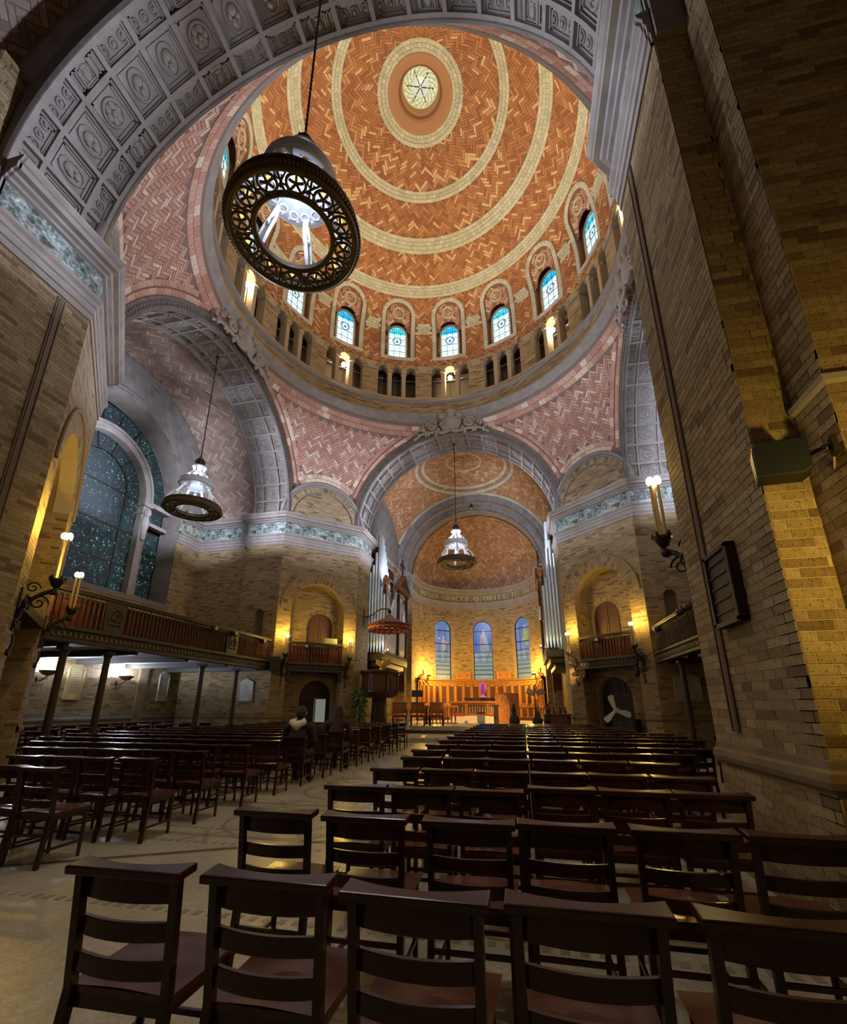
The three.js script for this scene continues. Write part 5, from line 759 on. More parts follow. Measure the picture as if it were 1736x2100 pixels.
{ const s = thing('loudspeaker', 'black box loudspeaker at the foot of the northeast pier sconce', 'loudspeaker', [-7.12, 2.75, -4.62], .5); mesh('cabinet', rbox(.42, .6, .34, 0, .3, .12, .03), BLACK, s); mesh('grille', rbox(.36, .52, .01, 0, .3, .295), std({ color: lin(.03, .035, .04), roughness: .8 }), s); mesh('bracket', [box(.06, .1, .2, 0, .3, -.12)], IRON, s); }
// pulpit
{
  const P = thing('pulpit', 'dark carved octagonal wooden pulpit before the chancel', 'pulpit', [-3.66, .36, -7.95], .35), W1 = std({ color: lin(.11, .035, .02), roughness: .35, map: woodTex });
  const oct = (r0, r1, y0, y1) => new THREE.CylinderGeometry(r1, r0, y1 - y0, 8).rotateY(Math.PI / 8).translate(0, (y0 + y1) / 2, 0);
  mesh('body', oct(.86, .86, 1.6, 2.45), W1, P); mesh('cornice', [oct(.93, 1.0, 2.42, 2.52), oct(1.0, 1.0, 2.52, 2.58)], W1, P); mesh('base_moulding', [oct(.7, .95, 1.4, 1.62)], W1, P); mesh('stem', [oct(.4, .34, .06, 1.42), oct(.6, .5, -.2, .14)], DARKWOOD, P);
  for (let i = 0; i < 8; i++) { const t = i * Math.PI / 4; mesh('panel', [rbox(.44, .6, .05, 0, 2.02, .8, .01), box(.34, .46, .04, 0, 2.02, .825)].map(g => g.rotateY(t)), W1, P); mesh('corner_column', [cyl(.045, .04, .78, 0, 1.63, .86, 10), sph(.06, 0, 1.66, .86), sph(.06, 0, 2.38, .86)].map(g => g.rotateY(t + Math.PI / 8)), W1, P); }
  const bk = thing('gilt_lectern', 'gilt eagle book rest on top of the dark pulpit', 'book rest', [-3.45, 2.94, -7.75], .3); mesh('eagle', [sph(.13, 0, .32, 0, .8, 1.5, .8), sph(.07, 0, .56, .04), extr([[0, 0], [.34, .2], [.3, .42], [.06, .3]], .04).rotateY(.3).translate(.02, .12, 0), extr([[0, 0], [-.34, .2], [-.3, .42], [-.06, .3]], .04).rotateY(-.3).translate(-.02, .12, 0), cyl(.06, .09, .14, 0, 0, 0, 10)], GILT, bk); mesh('book', [rbox(.3, .03, .22, .16, .05, .12, .005, .1), rbox(.3, .03, .22, -.36, .04, .06, .005, -.2)], std({ color: lin(.06, .035, .02), roughness: .8 }), bk);
  const C = thing('pulpit_canopy', 'round canopy with scalloped red valance hung above the pulpit', 'canopy', [-3.3, 4.95, -8.08], 0);
  mesh('roof', lathe([[0, .78], [.08, .66], [.3, .46], [.7, .26], [.98, .15]], 40), std({ color: lin(.24, .2, .14), roughness: .7, side: THREE.DoubleSide }), C);
  mesh('valance', sheet(120, 1, (u, v) => { const t = u * 2 * Math.PI, r = .98 + .02 * Math.sin(t * 22); return V3(r * Math.cos(t), v ? .16 : -.1 - .07 * Math.abs(Math.sin(t * 11)), r * Math.sin(t)); }), std({ color: lin(.14, .026, .016), roughness: .85, side: THREE.DoubleSide }), C, { label: 'scalloped red valance' });
  mesh('fringe', tube(Array.from({ length: 89 }, (_, i) => { const t = i / 88 * 2 * Math.PI; return [1.0 * Math.cos(t), .02 - .05 * Math.abs(Math.sin(t * 11)), 1.0 * Math.sin(t)]; }), .014, 180, 4), std({ color: lin(.55, .4, .25), roughness: .8 }), C);
  mesh('finial', [sph(.09, 0, .8, 0, 1, 1.2, 1), cyl(.03, .03, .2, 0, .75, 0, 8)], IRON, C);
  mesh('hanging_arm', [tube([[0, .92, 0], [-.5, .95, -.08], [-1.0, .68, -.16], [-1.4, .62, -.24]], .03, 20, 6), box(.04, .9, .2, -1.4, .6, -.24), tube(spiral(-1.15, .55, .16, 1.8).map(p => [p[0], p[1], -.2]), .016, 26, 5), tube(spiral(-.8, .62, .12, 1.6).map(p => [p[0], p[1], -.14]), .014, 26, 5)], IRON, C, { label: 'scrolled iron hanging arm' });
}
// organ cases with pipes on both chancel walls
const PIPE = std({ color: lin(.5, .58, .62), roughness: .34, metalness: .45 });
function organ(sx, lab) {
  const o = thing('organ_case', lab, 'organ', [sx * 4.93, 0, -11.8], 0), X = p => -sx * p; // local x grows towards the chancel
  mesh('case_bottom', [rbox(.98, .36, 4.6, X(.5), 3.75, 0, .03), rbox(.8, .3, 4.2, X(.42), 3.45, 0, .05), box(.6, .25, 3.8, X(.32), 3.22, 0)], DARKWOOD, o);
  mesh('case_frame', [box(.12, 4.1, .14, X(.93), 6.0, 2.2), box(.12, 4.1, .14, X(.93), 6.0, -.4), box(.12, 4.1, .14, X(.93), 6.0, -2.2), box(.1, .14, 4.5, X(.93), 4.0, 0), box(.14, .2, 2.6, X(.93), 7.9, -1.3)], WOOD, o);
  mesh('pediment', extr([[-1.35, 0], [1.35, 0], [0, .95]], .25).rotateY(Math.PI / 2).translate(sx > 0 ? -1.06 : .8, 8.0, -1.3), WOOD, o); mesh('pediment_panel', [bar([X(.95), 8.02, -2.66], [X(.95), 8.95, -1.3], .3, .1), bar([X(.95), 8.95, -1.3], [X(.95), 8.02, .06], .3, .1), box(.34, .12, 2.8, X(.95), 8.0, -1.3)], OAKD, o);
  mesh('cross', [box(.09, 1.0, .09, X(.9), 9.5, -1.3), box(.09, .09, .9, X(.9), 9.6, -1.3)].map(g => g.translate(0, 0, 0)), DARKWOOD, o);
  mesh('turned_column', [lathe([[.05, 3.95], [.09, 4.0], [.05, 4.2], [.055, 5.2], [.08, 5.3], [.045, 5.4], [.05, 7.2], [.09, 7.35], [.05, 7.45], [.12, 7.6], [.14, 7.75]], 12).translate(X(.98), 0, 2.2), box(.3, .16, .3, X(.98), 7.85, 2.2)], OAK, o, { label: 'turned wooden column with a square cap' });
  mesh('backing', box(.06, 6, 4.4, X(.03), 6.9, 0), DARKWOOD, o);
  const pipe = (x, z, r, y0, h) => mesh('pipe', [cyl(r * .35, r, .45, x, y0, z, 14), cyl(r, r, h - .45, x, y0 + .45, z, 14), box(r * 1.0, .12, .02, x, y0 + .5, z + r)], PIPE, o, { label: 'grey-blue metal organ pipe' });
  for (let i = 0; i < 6; i++) pipe(X(.12 + i * .155), 2.38 - .01 * i, .075, 4.0, [4.2, 4.6, 5.3, 4.9, 3.4, 3.0][i]);   // the narrow end towards the nave
  for (let i = 0; i < 12; i++) pipe(X(.8), 2.05 - i * .2, .09, 4.0, 2.4 + .25 * Math.abs(6 - i));
  for (let i = 0; i < 14; i++) pipe(X(.5), 2.1 - i * .19, .09, 4.3, 7.1 - .34 * i + (i < 3 ? .4 * i - 1 : 0));
  for (let i = 0; i < 6; i++) pipe(X(.8), -.6 - i * .27, .11, 4.0, 2.9 + .25 * (3 - Math.abs(2.5 - i)));
  const st = mesh('statue', [cyl(.14, .1, .55, X(.98), 6.0, -1.3, 10), sph(.1, X(.98), 6.66, -1.3)], SILVER, o);
}
organ(-1, 'organ case with tall grey pipes and a gabled front behind the pulpit'); organ(1, 'organ case with tall grey pipes on the lectern side of the chancel');
for (const s of [-1, 1]) { const u = thing('uplight', s < 0 ? 'small lamp lighting the organ pipes behind the pulpit' : 'small lamp lighting the organ pipes on the lectern side', 'uplight', [s * 3.7, 3.95, -9.25], 0); mesh('housing', [rbox(.12, .1, .12, 0, .05, 0), rod([0, .05, 0], [s * .25, .02, -.2], .015)], BLACK, u); mesh('light_source', sph(.04, 0, .13, 0), std({ color: 0xffffff, emissive: lin(.9, .95, 1), emissiveIntensity: 4 }), u); lamp('point', 0xe4efff, POWER.organ * .14, s * 3.6, 4.2, -9.0, { radius: 2 }); }
// apse panelling
{
  const o = thing('apse_panelling', 'curved oak panelling with pilasters along the apse wall', 'panelling', [0, .48, -16.9], 0), R = 3.98;
  const arcp = []; for (let i = 0; i <= 48; i++) { const az = (-86 + 172 * i / 48) * Math.PI / 180; arcp.push([R * Math.sin(az), -R * Math.cos(az)]); }
  mesh('backing', sweep(arcp, [[-.08, 0], [0, 0], [0, 2.55], [-.08, 2.6]], -1), OAK, o); mesh('cornice', sweep(arcp, [[0, 2.45], [.06, 2.48], [.06, 2.55], [.14, 2.62], [.16, 2.7], [-.12, 2.72]], -1), OAK, o); mesh('dado_rail', sweep(arcp, [[0, .82], [.06, .84], [.07, .9], [0, .94]], -1), OAK, o); mesh('plinth', sweep(arcp, [[0.04, 0], [.04, .16], [0, .2]], -1), OAKD, o);
  const N = 19, loc = (g, az) => g.map(q => q.translate(0, 0, -R).rotateY(-az));
  for (let i = 0; i < N; i++) { const az = (-82 + 164 * (i + .5) / N) * Math.PI / 180, arched = i === 3 || i === 15; mesh('panel', loc(arched ? [extr(archShape(.3, 1.05, 2.2), .03)] : [rbox(.34, 1.12, .04, 0, 1.66, .01)], az), OAKD, o); mesh('panel_frame', loc([box(.48, .06, .06, 0, 2.28, .02), box(.48, .06, .06, 0, 1.04, .02), box(.06, 1.3, .06, -.22, 1.66, .02), box(.06, 1.3, .06, .22, 1.66, .02)], az), OAK, o); mesh('lower_panel', loc([rbox(.4, .5, .04, 0, .52, .01)], az), OAKD, o); if (arched) mesh('statue', loc([cyl(.1, .06, .5, 0, 1.2, .08, 10), sph(.06, 0, 1.78, .08)], az), DARKWOOD, o); }
  for (let i = 0; i <= N; i++) { const az = (-82 + 164 * i / N) * Math.PI / 180; mesh('pilaster', loc([box(.1, 1.5, .09, 0, 1.66, .04), box(.15, .1, .13, 0, 2.4, .05), sph(.05, 0, 2.33, .1)], az), OAK, o); }
  for (const az of [-63, -21, 21, 64]) { const t = az * Math.PI / 180; mesh('scroll_panel', loc([rbox(1.1, .5, .06, 0, 2.98, -.05), torus(.07, .02, 14, 5).translate(-.28, 3.02, 0), torus(.07, .02, 14, 5).translate(.28, 3.02, 0), box(1.16, .06, .1, 0, 3.24, -.04)], t), OAK, o); }
  for (const s of [-1, 1]) mesh('gable', loc([extr([[-.5, 0], [.5, 0], [0, .3]], .3).translate(0, 2.72, -.1)], s * 74 * Math.PI / 180), OAK, o);
}
// altar, cross, rail
{
  const A = thing('altar', 'dark-topped wooden altar table before the apse panelling', 'altar', [0, .48, -18.7], 0); mesh('top', rbox(2.3, .1, .9, 0, 1.38, 0, .02), DARKWOOD, A); mesh('cornice', [box(2.16, .1, .8, 0, 1.29, 0), box(2.2, .12, .85, 0, .06, 0)], OAKD, A); mesh('body', box(1.9, 1.2, .68, 0, .66, 0), OAK, A); for (let i = 0; i < 4; i++) mesh('panel', rbox(.36, .8, .04, -.69 + i * .46, .68, .35), OAK, A);
  const K = thing('altar_cross', 'altar cross veiled in bright violet cloth', 'cross', [.1, 1.91, -18.75], 0), VI = std({ color: lin(.36, .09, 1), roughness: .7 }); mesh('base', [lathe([[0, 0], [.28, 0], [.25, .06], [.1, .12], [.06, .22]], 16)], VI, K); mesh('veil', sheet(40, 12, (u, v) => { const t = u * 2 * Math.PI, y = .2 + v * .82, w = v > .98 ? .02 : .06 + .2 * Math.sin(Math.min(1, v * 1.06) * Math.PI * .93) ** .7 * (.75 + .25 * v); const f = 1 + .06 * Math.sin(t * 9); return V3(w * f * Math.cos(t), y, .4 * w * f * Math.sin(t)); }), std({ color: lin(.36, .09, 1), roughness: .7, side: THREE.DoubleSide }), K, { label: 'violet cloth veil' }); mesh('rod', [cyl(.02, .02, .9, 0, .1, 0, 8)], GILT, K); const fold = []; for (let i = -1; i <= 1; i++) fold.push(tube([[i * .1, .34, .09], [i * .12, .62, .115], [i * .08, .95, .07]], .016, 10, 5)); mesh('veil_fold', fold, VI, K);
  const N = thing('communion_altar', 'carved wooden altar frontal on a white marble base with red kneelers', 'altar', [-.1, .48, -14.2], 0);
  mesh('marble_base', rbox(2.5, .4, .7, 0, .2, 0, .015), std({ color: lin(.72, .7, .6), roughness: .4 }), N); mesh('kneeler', [rbox(.85, .08, .3, -.82, .43, .3, .03)], REDCUSH, N, { label: 'red kneeler cushion' }); mesh('kneeler', [rbox(.3, .08, .3, 1.1, .43, .3, .03)], REDCUSH, N, { label: 'red kneeler cushion' }); mesh('frame', [box(2.46, .6, .5, 0, .78, -.05), rbox(2.7, .09, .8, 0, 1.12, 0, .02)], OAK, N);
  for (const [x, w] of [[-.82, .8], [0, .52], [.56, .52], [1.05, .3]]) { mesh('carved_panel', [rbox(w, .48, .04, x, .77, .21), ...Array.from({ length: 9 }, (_, i) => sph(.045, x + ((i % 3) - 1) * w * .28, .66 + Math.floor(i / 3) * .11, .235, 1.2, 1, .5, 6, 4))], OAKD, N); mesh('baluster', Array.from({ length: 3 }, (_, i) => cyl(.02, .02, .34, x + (i - 1) * w * .3, .55, .24, 8)), WHITEMARBLE, N); }
  const R1 = thing('communion_rail', 'wooden communion rail with turned balusters beside the altar', 'railing', [-1.5, .48, -12.2], .15); mesh('handrail', rbox(1.7, .08, .14, 0, .9, 0, .02), OAK, R1); mesh('foot_rail', rbox(1.6, .06, .12, 0, .05, 0, .02), OAKD, R1); for (let i = 0; i < 8; i++) mesh('baluster', lathe([[.03, .08], [.035, .2], [.05, .35], [.025, .5], [.03, .7], [.035, .86]], 8).translate(-.72 + i * .2, 0, 0), OAKD, R1); mesh('post', rbox(.13, .95, .13, -.85, .475, 0, .01), DARKWOOD, R1);
  const R2 = thing('newel_post', 'dark square newel post at the altar end of the rail', 'post', [1.32, .48, -12.1], 0); mesh('post', rbox(.24, .92, .24, 0, .46, 0, .01), DARKWOOD, R2); mesh('cap', rbox(.32, .07, .32, 0, .95, 0, .01), DARKWOOD, R2);
  const B = thing('clergy_screen', 'tall bright orange panelled wooden screen beside the altar', 'screen', [1.75, .48, -14.9], 0); for (const [x, h] of [[-.3, 1.62], [.38, 1.58]]) { mesh('panel', rbox(.66, h, .08, x, h / 2, 0, .01), OAK, B); mesh('raised_panel', rbox(.44, h * .8, .03, x, h / 2, .05, .01), OAK, B); mesh('cap', rbox(.7, .05, .14, x, h + .02, 0, .01), OAK, B); }
}
// choir seats with red cushions
[[-3.3, -10.2, .3, 'carved oak choir seat with red cushion beside the pulpit'], [-2.4, -10.3, .2, 'carved oak choir seat with red cushion behind the music stand'], [-1.5, -10.5, .1, 'carved oak choir seat with red cushion by the communion rail']].forEach(([x, z, r, lab]) => { const c = thing('choir_seat', lab, 'seat', [x, .48, z], r); mesh('back', [rbox(.7, .5, .06, 0, .82, -.22, .02), rbox(.74, .06, .1, 0, 1.08, -.22, .02)], OAK, c); mesh('back_board', [-.22, -.07, .08, .23].map(q => box(.1, .42, .02, q, .82, -.18)), OAK, c); mesh('arm', rbox(.06, .3, .46, -.36, .62, 0, .02), OAK, c); mesh('arm', rbox(.06, .3, .46, .36, .62, 0, .02), OAK, c); mesh('seat', rbox(.7, .05, .48, 0, .42, 0, .01), OAKD, c); mesh('cushion', rbox(.66, .07, .44, 0, .47, .02, .03), REDCUSH, c); for (const s of [-1, 1]) for (const q of [-.2, .2]) mesh('leg', rbox(.07, .4, .07, s * .32, .2, q, .01), DARKWOOD, c); });
{ const m = thing('music_stand', 'black music stand with tilted desk at the chancel steps', 'music stand', [-2.3, .48, -9.75], .2); mesh('desk', box(.55, .34, .03, 0, 1.5, 0, 0, -.5), BLACK, m); mesh('lip', box(.55, .03, .08, 0, 1.36, .1), BLACK, m); mesh('pole', cyl(.018, .014, 1.45, 0, 0, 0, 8), BLACK, m); for (let i = 0; i < 3; i++) mesh('leg', rod([0, .16, 0], [.28 * Math.cos(i * 2.1), .01, .28 * Math.sin(i * 2.1)], .012), BLACK, m); }
{ const m = thing('stone_finial', 'small pale carved stone post at the chancel steps', 'post', [-2.75, .32, -9.62], 0); mesh('post', lathe([[0, 0], [.16, 0], [.15, .05], [.07, .1], [.06, .3], [.1, .38], [.05, .5], [0, .52]], 14), WHITEMARBLE, m); }
// dark carved lectern figures and desk
function carvedStand(lab, x, z, h, bird) { const l = thing('carved_lectern', lab, 'lectern', [x, .16, z], 0); mesh('base', [lathe([[0, 0], [.3, 0], [.28, .1], [.14, .18], [.1, .4], [.2, .55], [.22, .7], [.12, .82], [.09, 1]], 12)], DARKWOOD, l); mesh('stem', [lathe([[.09, 1], [.06, 1.1], [.1, 1.2], [.05, h - .35], [.08, h - .25]], 12)], DARKWOOD, l); if (bird) { mesh('book_rest', [box(.36, .04, .42, -.19, h + .05, 0, 0, .5, -.35), box(.36, .04, .42, .19, h + .05, 0, 0, .5, .35)], DARKWOOD, l); mesh('figure', [sph(.08, 0, h + .22, -.1, 1, 1.3, 1), sph(.04, 0, h + .34, -.1)], DARKWOOD, l); } else mesh('figure', [sph(.12, 0, h - .18, 0, .9, 1.4, .8), sph(.07, .02, h + .04, .02), sph(.16, 0, h - .5, 0, 1.2, 1, .9)], DARKWOOD, l); }
carvedStand('dark carved wooden figure stand beside the eagle lectern', 2.35, -7.4, 1.25, false);
carvedStand('dark carved lectern with an open winged book rest', 3.28, -7.6, 1.75, true);
carvedStand('low dark carved stand between lectern and red desk', 3.75, -8.3, 1.3, false);
{ const d = thing('reading_desk', 'dark red draped reading desk by the southeast pier', 'desk', [4.2, .16, -7.55], -.3); mesh('body', rbox(.72, .85, .5, 0, .43, 0, .03), std({ color: lin(.1, .018, .016), roughness: .7 }), d); mesh('top', rbox(.8, .06, .56, 0, .9, 0, .02), DARKWOOD, d); for (const x of [-.25, 0, .22]) mesh('finial', lathe([[.03, 0], [.05, .1], [.02, .2], [.04, .26], [0, .32]], 8).translate(x, .92, 0), DARKWOOD, d); }
for (const [s, lab] of [[-1, 'dark square notice board on the chancel wall behind the pulpit'], [1, 'dark square notice board on the chancel wall behind the reading desk']]) { const n = thing('notice_board', lab, 'board', [s * 4.72, 2.3, s < 0 ? -15.2 : -15.36], 0); mesh('board', rbox(.5, .95, .05, -s * .0, .45, .0, .01), std({ color: lin(.07, .025, .018), roughness: .5 }), n); mesh('frame', [box(.54, .04, .07, 0, .93, 0), box(.54, .04, .07, 0, -.03, 0), box(.04, .95, .07, -.26, .45, 0), box(.04, .95, .07, .26, .45, 0)], DARKWOOD, n); if (s < 0) n.position.set(-4.7, 2.3, -15.36); }
// plant
{
  const p = thing('potted_plant', 'tall leafy green plant in a pot before the pulpit', 'plant', [-4.1, 0, -6.5], 0), LF = std({ color: lin(.05, .13, .03), roughness: .6, side: THREE.DoubleSide }), LF2 = std({ color: lin(.1, .2, .05), roughness: .6, side: THREE.DoubleSide });
  mesh('pot', lathe([[0, 0], [.2, 0], [.27, .42], [.29, .46], [.26, .46]], 20), std({ color: lin(.07, .05, .045), roughness: .6 }), p); mesh('trunk', [tube([[0, .4, 0], [.03, .9, .01], [0, 1.5, 0]], .03, 12, 6)], std({ color: lin(.3, .26, .18), roughness: .8 }), p); mesh('ribbon', [rbox(.05, .6, .02, .04, 1.0, .3)], std({ color: lin(.55, .65, .6), roughness: .7 }), p);
  const leaf = sheet(1, 4, (u, v) => V3((u - .5) * .07 * Math.sin(Math.PI * (.08 + .92 * v)), -.12 * v * v, v * .3)), A = [], B = []; for (let i = 0; i < 420; i++) { const y = .75 + 1.35 * rnd(), R = .36 * Math.sin(Math.PI * Math.min(1, (y - .55) / 1.65)) + .05, t = rnd() * 6.28, g = leaf.clone(); g.rotateX(rr(-.6, .5)).rotateY(t).translate(R * rnd() * Math.sin(t), y, R * rnd() * Math.cos(t)); (i % 3 ? A : B).push(g); } mesh('foliage', A, LF, p, { kind: 'stuff' }); mesh('foliage', B, LF2, p, { kind: 'stuff' });
}
// fan
{
  const f = thing('floor_fan', 'white three-bladed floor fan in the southeast pier recess', 'fan', [6.05, 0, -5.75], -.5), WH = std({ color: lin(.42, .48, .46), roughness: .5 });
  mesh('base', [lathe([[0, 0], [.25, 0], [.24, .04], [.04, .08]], 18)], BLACK, f); mesh('pole', cyl(.025, .02, 1.15, 0, .05, 0, 8), BLACK, f); mesh('hub', [sph(.09, 0, 1.25, .05, 1, 1, .8), cyl(.08, .08, .2, 0, 1.15, -.1, 12)], WH, f); for (let i = 0; i < 3; i++) mesh('blade', extr([[-.05, .06], [.05, .06], [.12, .5], [.08, .55], [-.08, .54], [-.11, .4]], .012).rotateY(.15).rotateZ(i * 2.0944 + .25).translate(0, 1.25, .08), WH, f, { label: 'white fan blade' });
  const b2 = thing('black_cabinet', 'low black cabinet behind the floor fan', 'cabinet', [6.45, 0, -6.15], -.78); mesh('body', rbox(.9, .95, .4, 0, .475, 0, .02), BLACK, b2); mesh('door', rbox(.4, .8, .02, -.21, .48, .21), BLACK, b2); mesh('door', rbox(.4, .8, .02, .21, .48, .21), BLACK, b2);
}
// low dark barrier before the pulpit
{ const c = thing('covered_bench', 'low bench under a black cloth before the pulpit', 'bench', [-3.15, 0, -5.55], 0); mesh('cloth', rbox(1.5, .62, .45, 0, .31, 0, .06), std({ color: lin(.012, .012, .014), roughness: .9 }), c); mesh('hem', box(1.52, .03, .47, 0, .02, 0), BLACK, c); }
// cartouches over the arch crowns
for (const nm of ['north', 'east', 'south']) {
  const F = frameOf(DIRS[nm], 6.95, 0), c = new THREE.Group(); c.name = 'cartouche'; c.userData.label = 'carved stone cartouche with scrolls'; scene.children.find(q => q.name === nm + '_arch_ceiling').add(c); F.decompose(c.position, c.quaternion, c.scale);
  const m = (n, g) => mesh(n, g.map(q => q.translate(0, 15.02, 0)), std({ color: lin(.34, .3, .25), roughness: .85, map: grainTex }), c);
  m('shield', [sph(.55, 0, .1, .1, 1, .85, .35, 16, 10), sph(.2, 0, .62, 0, 1, 1.3, .8), torus(.24, .06, 18, 6).translate(0, .62, .02), sph(.17, -.42, .45, .02), sph(.2, .46, .48, .02)]);
  for (const s of [-1, 1]) { m('scroll', [tube(spiral(.95, -.02, .3, 1.7).map(p => [p[0] * s, p[1], 0]), .07, 30, 6), tube(spiral(1.42, .3, .2, 1.6).map(p => [p[0] * s, p[1], .05]), .05, 26, 6), tube([[.5 * s, -.3, 0], [.9 * s, -.38, -.02], [1.4 * s, -.34, .05], [1.9 * s, -.62, .1]], .06, 16, 6)]); m('acanthus', Array.from({ length: 12 }, (_, i) => sph(.11, s * (.35 + i * .13), -.2 + .28 * Math.sin(i * 1.7), .02, .8, 1.5, .6, 7, 5).rotateZ(0))); m('swag', Array.from({ length: 7 }, (_, i) => sph(.09, s * (.1 + i * .1), -.38 - .08 * Math.sin(i / 6 * Math.PI), -.03, 1, 1, .8, 6, 5))); }
}
// ================================================================ CHAIRS
// local: sitter faces -z, back towards +z
const curved = (w, d, h, y, z, bow, seg = 8) => { const s = new THREE.Shape(); for (let i = 0; i <= seg; i++) { const x = -w / 2 + w * i / seg, o = bow * (1 - (2 * x / w) ** 2); i ? s.lineTo(x, o) : s.moveTo(x, o); } for (let i = seg; i >= 0; i--) { const x = -w / 2 + w * i / seg, o = bow * (1 - (2 * x / w) ** 2); s.lineTo(x, o - d); } const g = new THREE.ExtrudeGeometry(s, { depth: h, bevelEnabled: true, bevelSize: .003, bevelThickness: .003, bevelSegments: 1 }); return g.rotateX(Math.PI / 2).translate(0, y + h, z); };
const CH = (() => {
  const tr = (() => { const s = new THREE.Shape(); s.moveTo(-.235, .03); s.lineTo(.235, .03); s.lineTo(.235, -.06); for (let i = 1; i < 10; i++) { const x = .235 - .47 * i / 10; s.lineTo(x, -.06 + .045 * (1 - (x / .235) ** 2)); } s.lineTo(-.235, -.06); s.closePath(); return new THREE.ExtrudeGeometry(s, { depth: .02, bevelEnabled: true, bevelSize: .006, bevelThickness: .006, bevelSegments: 2 }).rotateX(Math.PI / 2).rotateX(.1).translate(0, .845, .235); })();
  const seat = (() => { const g = sheet(10, 10, (u, v) => { const x = (u - .5), z = (.5 - v), w = .43 + .03 * v; const r = Math.hypot((x) / .42, (z + .02) / .4); const dish = -.014 * Math.exp(-((x * 2.6) ** 2 + (z * 2.8 - .15) ** 2) * 2) + .004 * Math.cos(x * 6); return V3(x * w, .455 + dish, z * .42 - .02); }); const lo = box(.43, .022, .41, 0, .437, -.02); return [g, lo]; })();
  const g = {
    top_rail: [tr], crest: [curved(.4, .018, .085, .735, .205, .035)], slat: [[curved(.39, .016, .055, .615, .2, .035)], [curved(.39, .016, .055, .5, .195, .035)]],
    seat, apron: [box(.38, .05, .02, 0, .405, -.2), box(.38, .05, .02, 0, .405, .17), box(.02, .05, .36, -.185, .405, -.02), box(.02, .05, .36, .185, .405, -.02)],
    back_leg: [-1, 1].map(s => [bar([s * .205, 0, .235], [s * .2, .44, .185], .034, .034), bar([s * .2, .43, .185], [s * .205, .83, .225], .034, .03)]),
    front_leg: [-1, 1].map(s => [new THREE.CylinderGeometry(.021, .016, .43, 6).translate(s * .185, .215, -.19)]),
    stretcher: [[box(.36, .022, .016, 0, .2, -.19)], [box(.37, .022, .016, 0, .26, .205)], [bar([-.19, .14, -.19], [-.2, .14, .22], .016, .022)], [bar([.19, .14, -.19], [.2, .14, .22], .016, .022)]],
  };
  const M = x => merge(x); return { top_rail: M(g.top_rail), crest: M(g.crest), slat: g.slat.map(M), seat: M(g.seat), apron: M(g.apron), back_leg: g.back_leg.map(M), front_leg: g.front_leg.map(M), stretcher: g.stretcher.map(M) };
})();
const chairAll = merge([CH.top_rail, CH.crest, ...CH.slat, CH.seat, CH.apron, ...CH.back_leg, ...CH.front_leg, ...CH.stretcher].map(g => g.clone()));
const proto = new THREE.Group();
{ const add = (n, g, m) => { const o = new THREE.Mesh(g, m); o.name = n; proto.add(o); }; add('top_rail', CH.top_rail, WOOD); add('crest_rail', CH.crest, WOOD); CH.slat.forEach(g => add('slat', g, WOOD)); add('seat', CH.seat, WOODSEAT); add('apron', CH.apron, WOOD); CH.back_leg.forEach(g => add('back_leg', g, WOOD)); CH.front_leg.forEach(g => add('front_leg', g, WOOD)); CH.stretcher.forEach(g => add('stretcher', g, WOOD)); }
const ORD = ['first', 'second', 'third', 'fourth', 'fifth', 'sixth', 'seventh', 'eighth', 'ninth', 'tenth', 'eleventh', 'twelfth', 'thirteenth', 'fourteenth', 'fifteenth', 'sixteenth', 'seventeenth'];
let nChairs = 0;
function chair(x, zTop, group, turn, label) {
  const z = zTop - .23, far = Math.hypot(x - 2.9, z - 12.57) > 10.5, o = far ? new THREE.Mesh(chairAll, WOOD) : proto.clone();
  o.name = numbered('chapel_chair'); o.position.set(x, 0, z); o.rotation.y = turn; tag(o, label, 'chair', group); scene.add(o); nChairs++; return o;
}
const rowLabel = (i, r, blk) => `dark ladder-back chair ${ORD[i]} from the aisle, ${ORD[r]} row from rear of ${blk} block`;
// south block, nave rows measured one by one
const rowsS = [[10.9, [1.405, 1.97, 2.51, 3.03, 3.58]], [9.93, [1.46, 2.0, 2.56, 3.05, 3.59, 4.1]], [8.95, [1.6, 2.1, 2.6, 3.1, 3.6, 4.1]], [8.05, [1.63, 2.13, 2.63, 3.13, 3.63, 4.13]], [7.05, [1.66, 2.16, 2.66, 3.16, 3.66, 4.16]]];
rowsS.forEach(([z, xs], r) => xs.forEach((x, i) => chair(x, z + (r === 2 ? (i < 3 ? .08 : -.12) : rr(-.03, .03)), 'chapel chairs in the south block', rr(-.02, .02), rowLabel(i, r, 'south'))));
for (let r = 0; r < 11; r++) { const z = 6.15 - .93 * r, n = r < 1 ? 7 : r < 3 ? 8 : r < 6 ? 9 : r < 9 ? 8 : 7; for (let i = 0; i < n; i++) chair(1.58 + i * .507 + rr(-.008, .008), z + rr(-.04, .04), 'chapel chairs in the south block', rr(-.02, .02), rowLabel(i, r + 5, 'south')); }
// north block
const zsN = [8.7, 7.87, 6.97, 6.02, 5.05, 4.1, 3.15, 2.2, 1.25, .3, -.65, -1.6, -2.5, -3.35];
zsN.forEach((z, r) => { const n = r < 2 ? 6 : r < 10 ? 11 : 10; for (let i = 0; i < n; i++) { const x = -1.47 - i * .51 + (r === 0 ? -.26 : 0) + rr(-.008, .008); if (z > 7.0 && x < -4.4) continue; if (-x + z > 11.25) continue; chair(x, z + rr(-.04, .04), 'chapel chairs in the north block', rr(-.02, .02), rowLabel(i, r, 'north')); } });
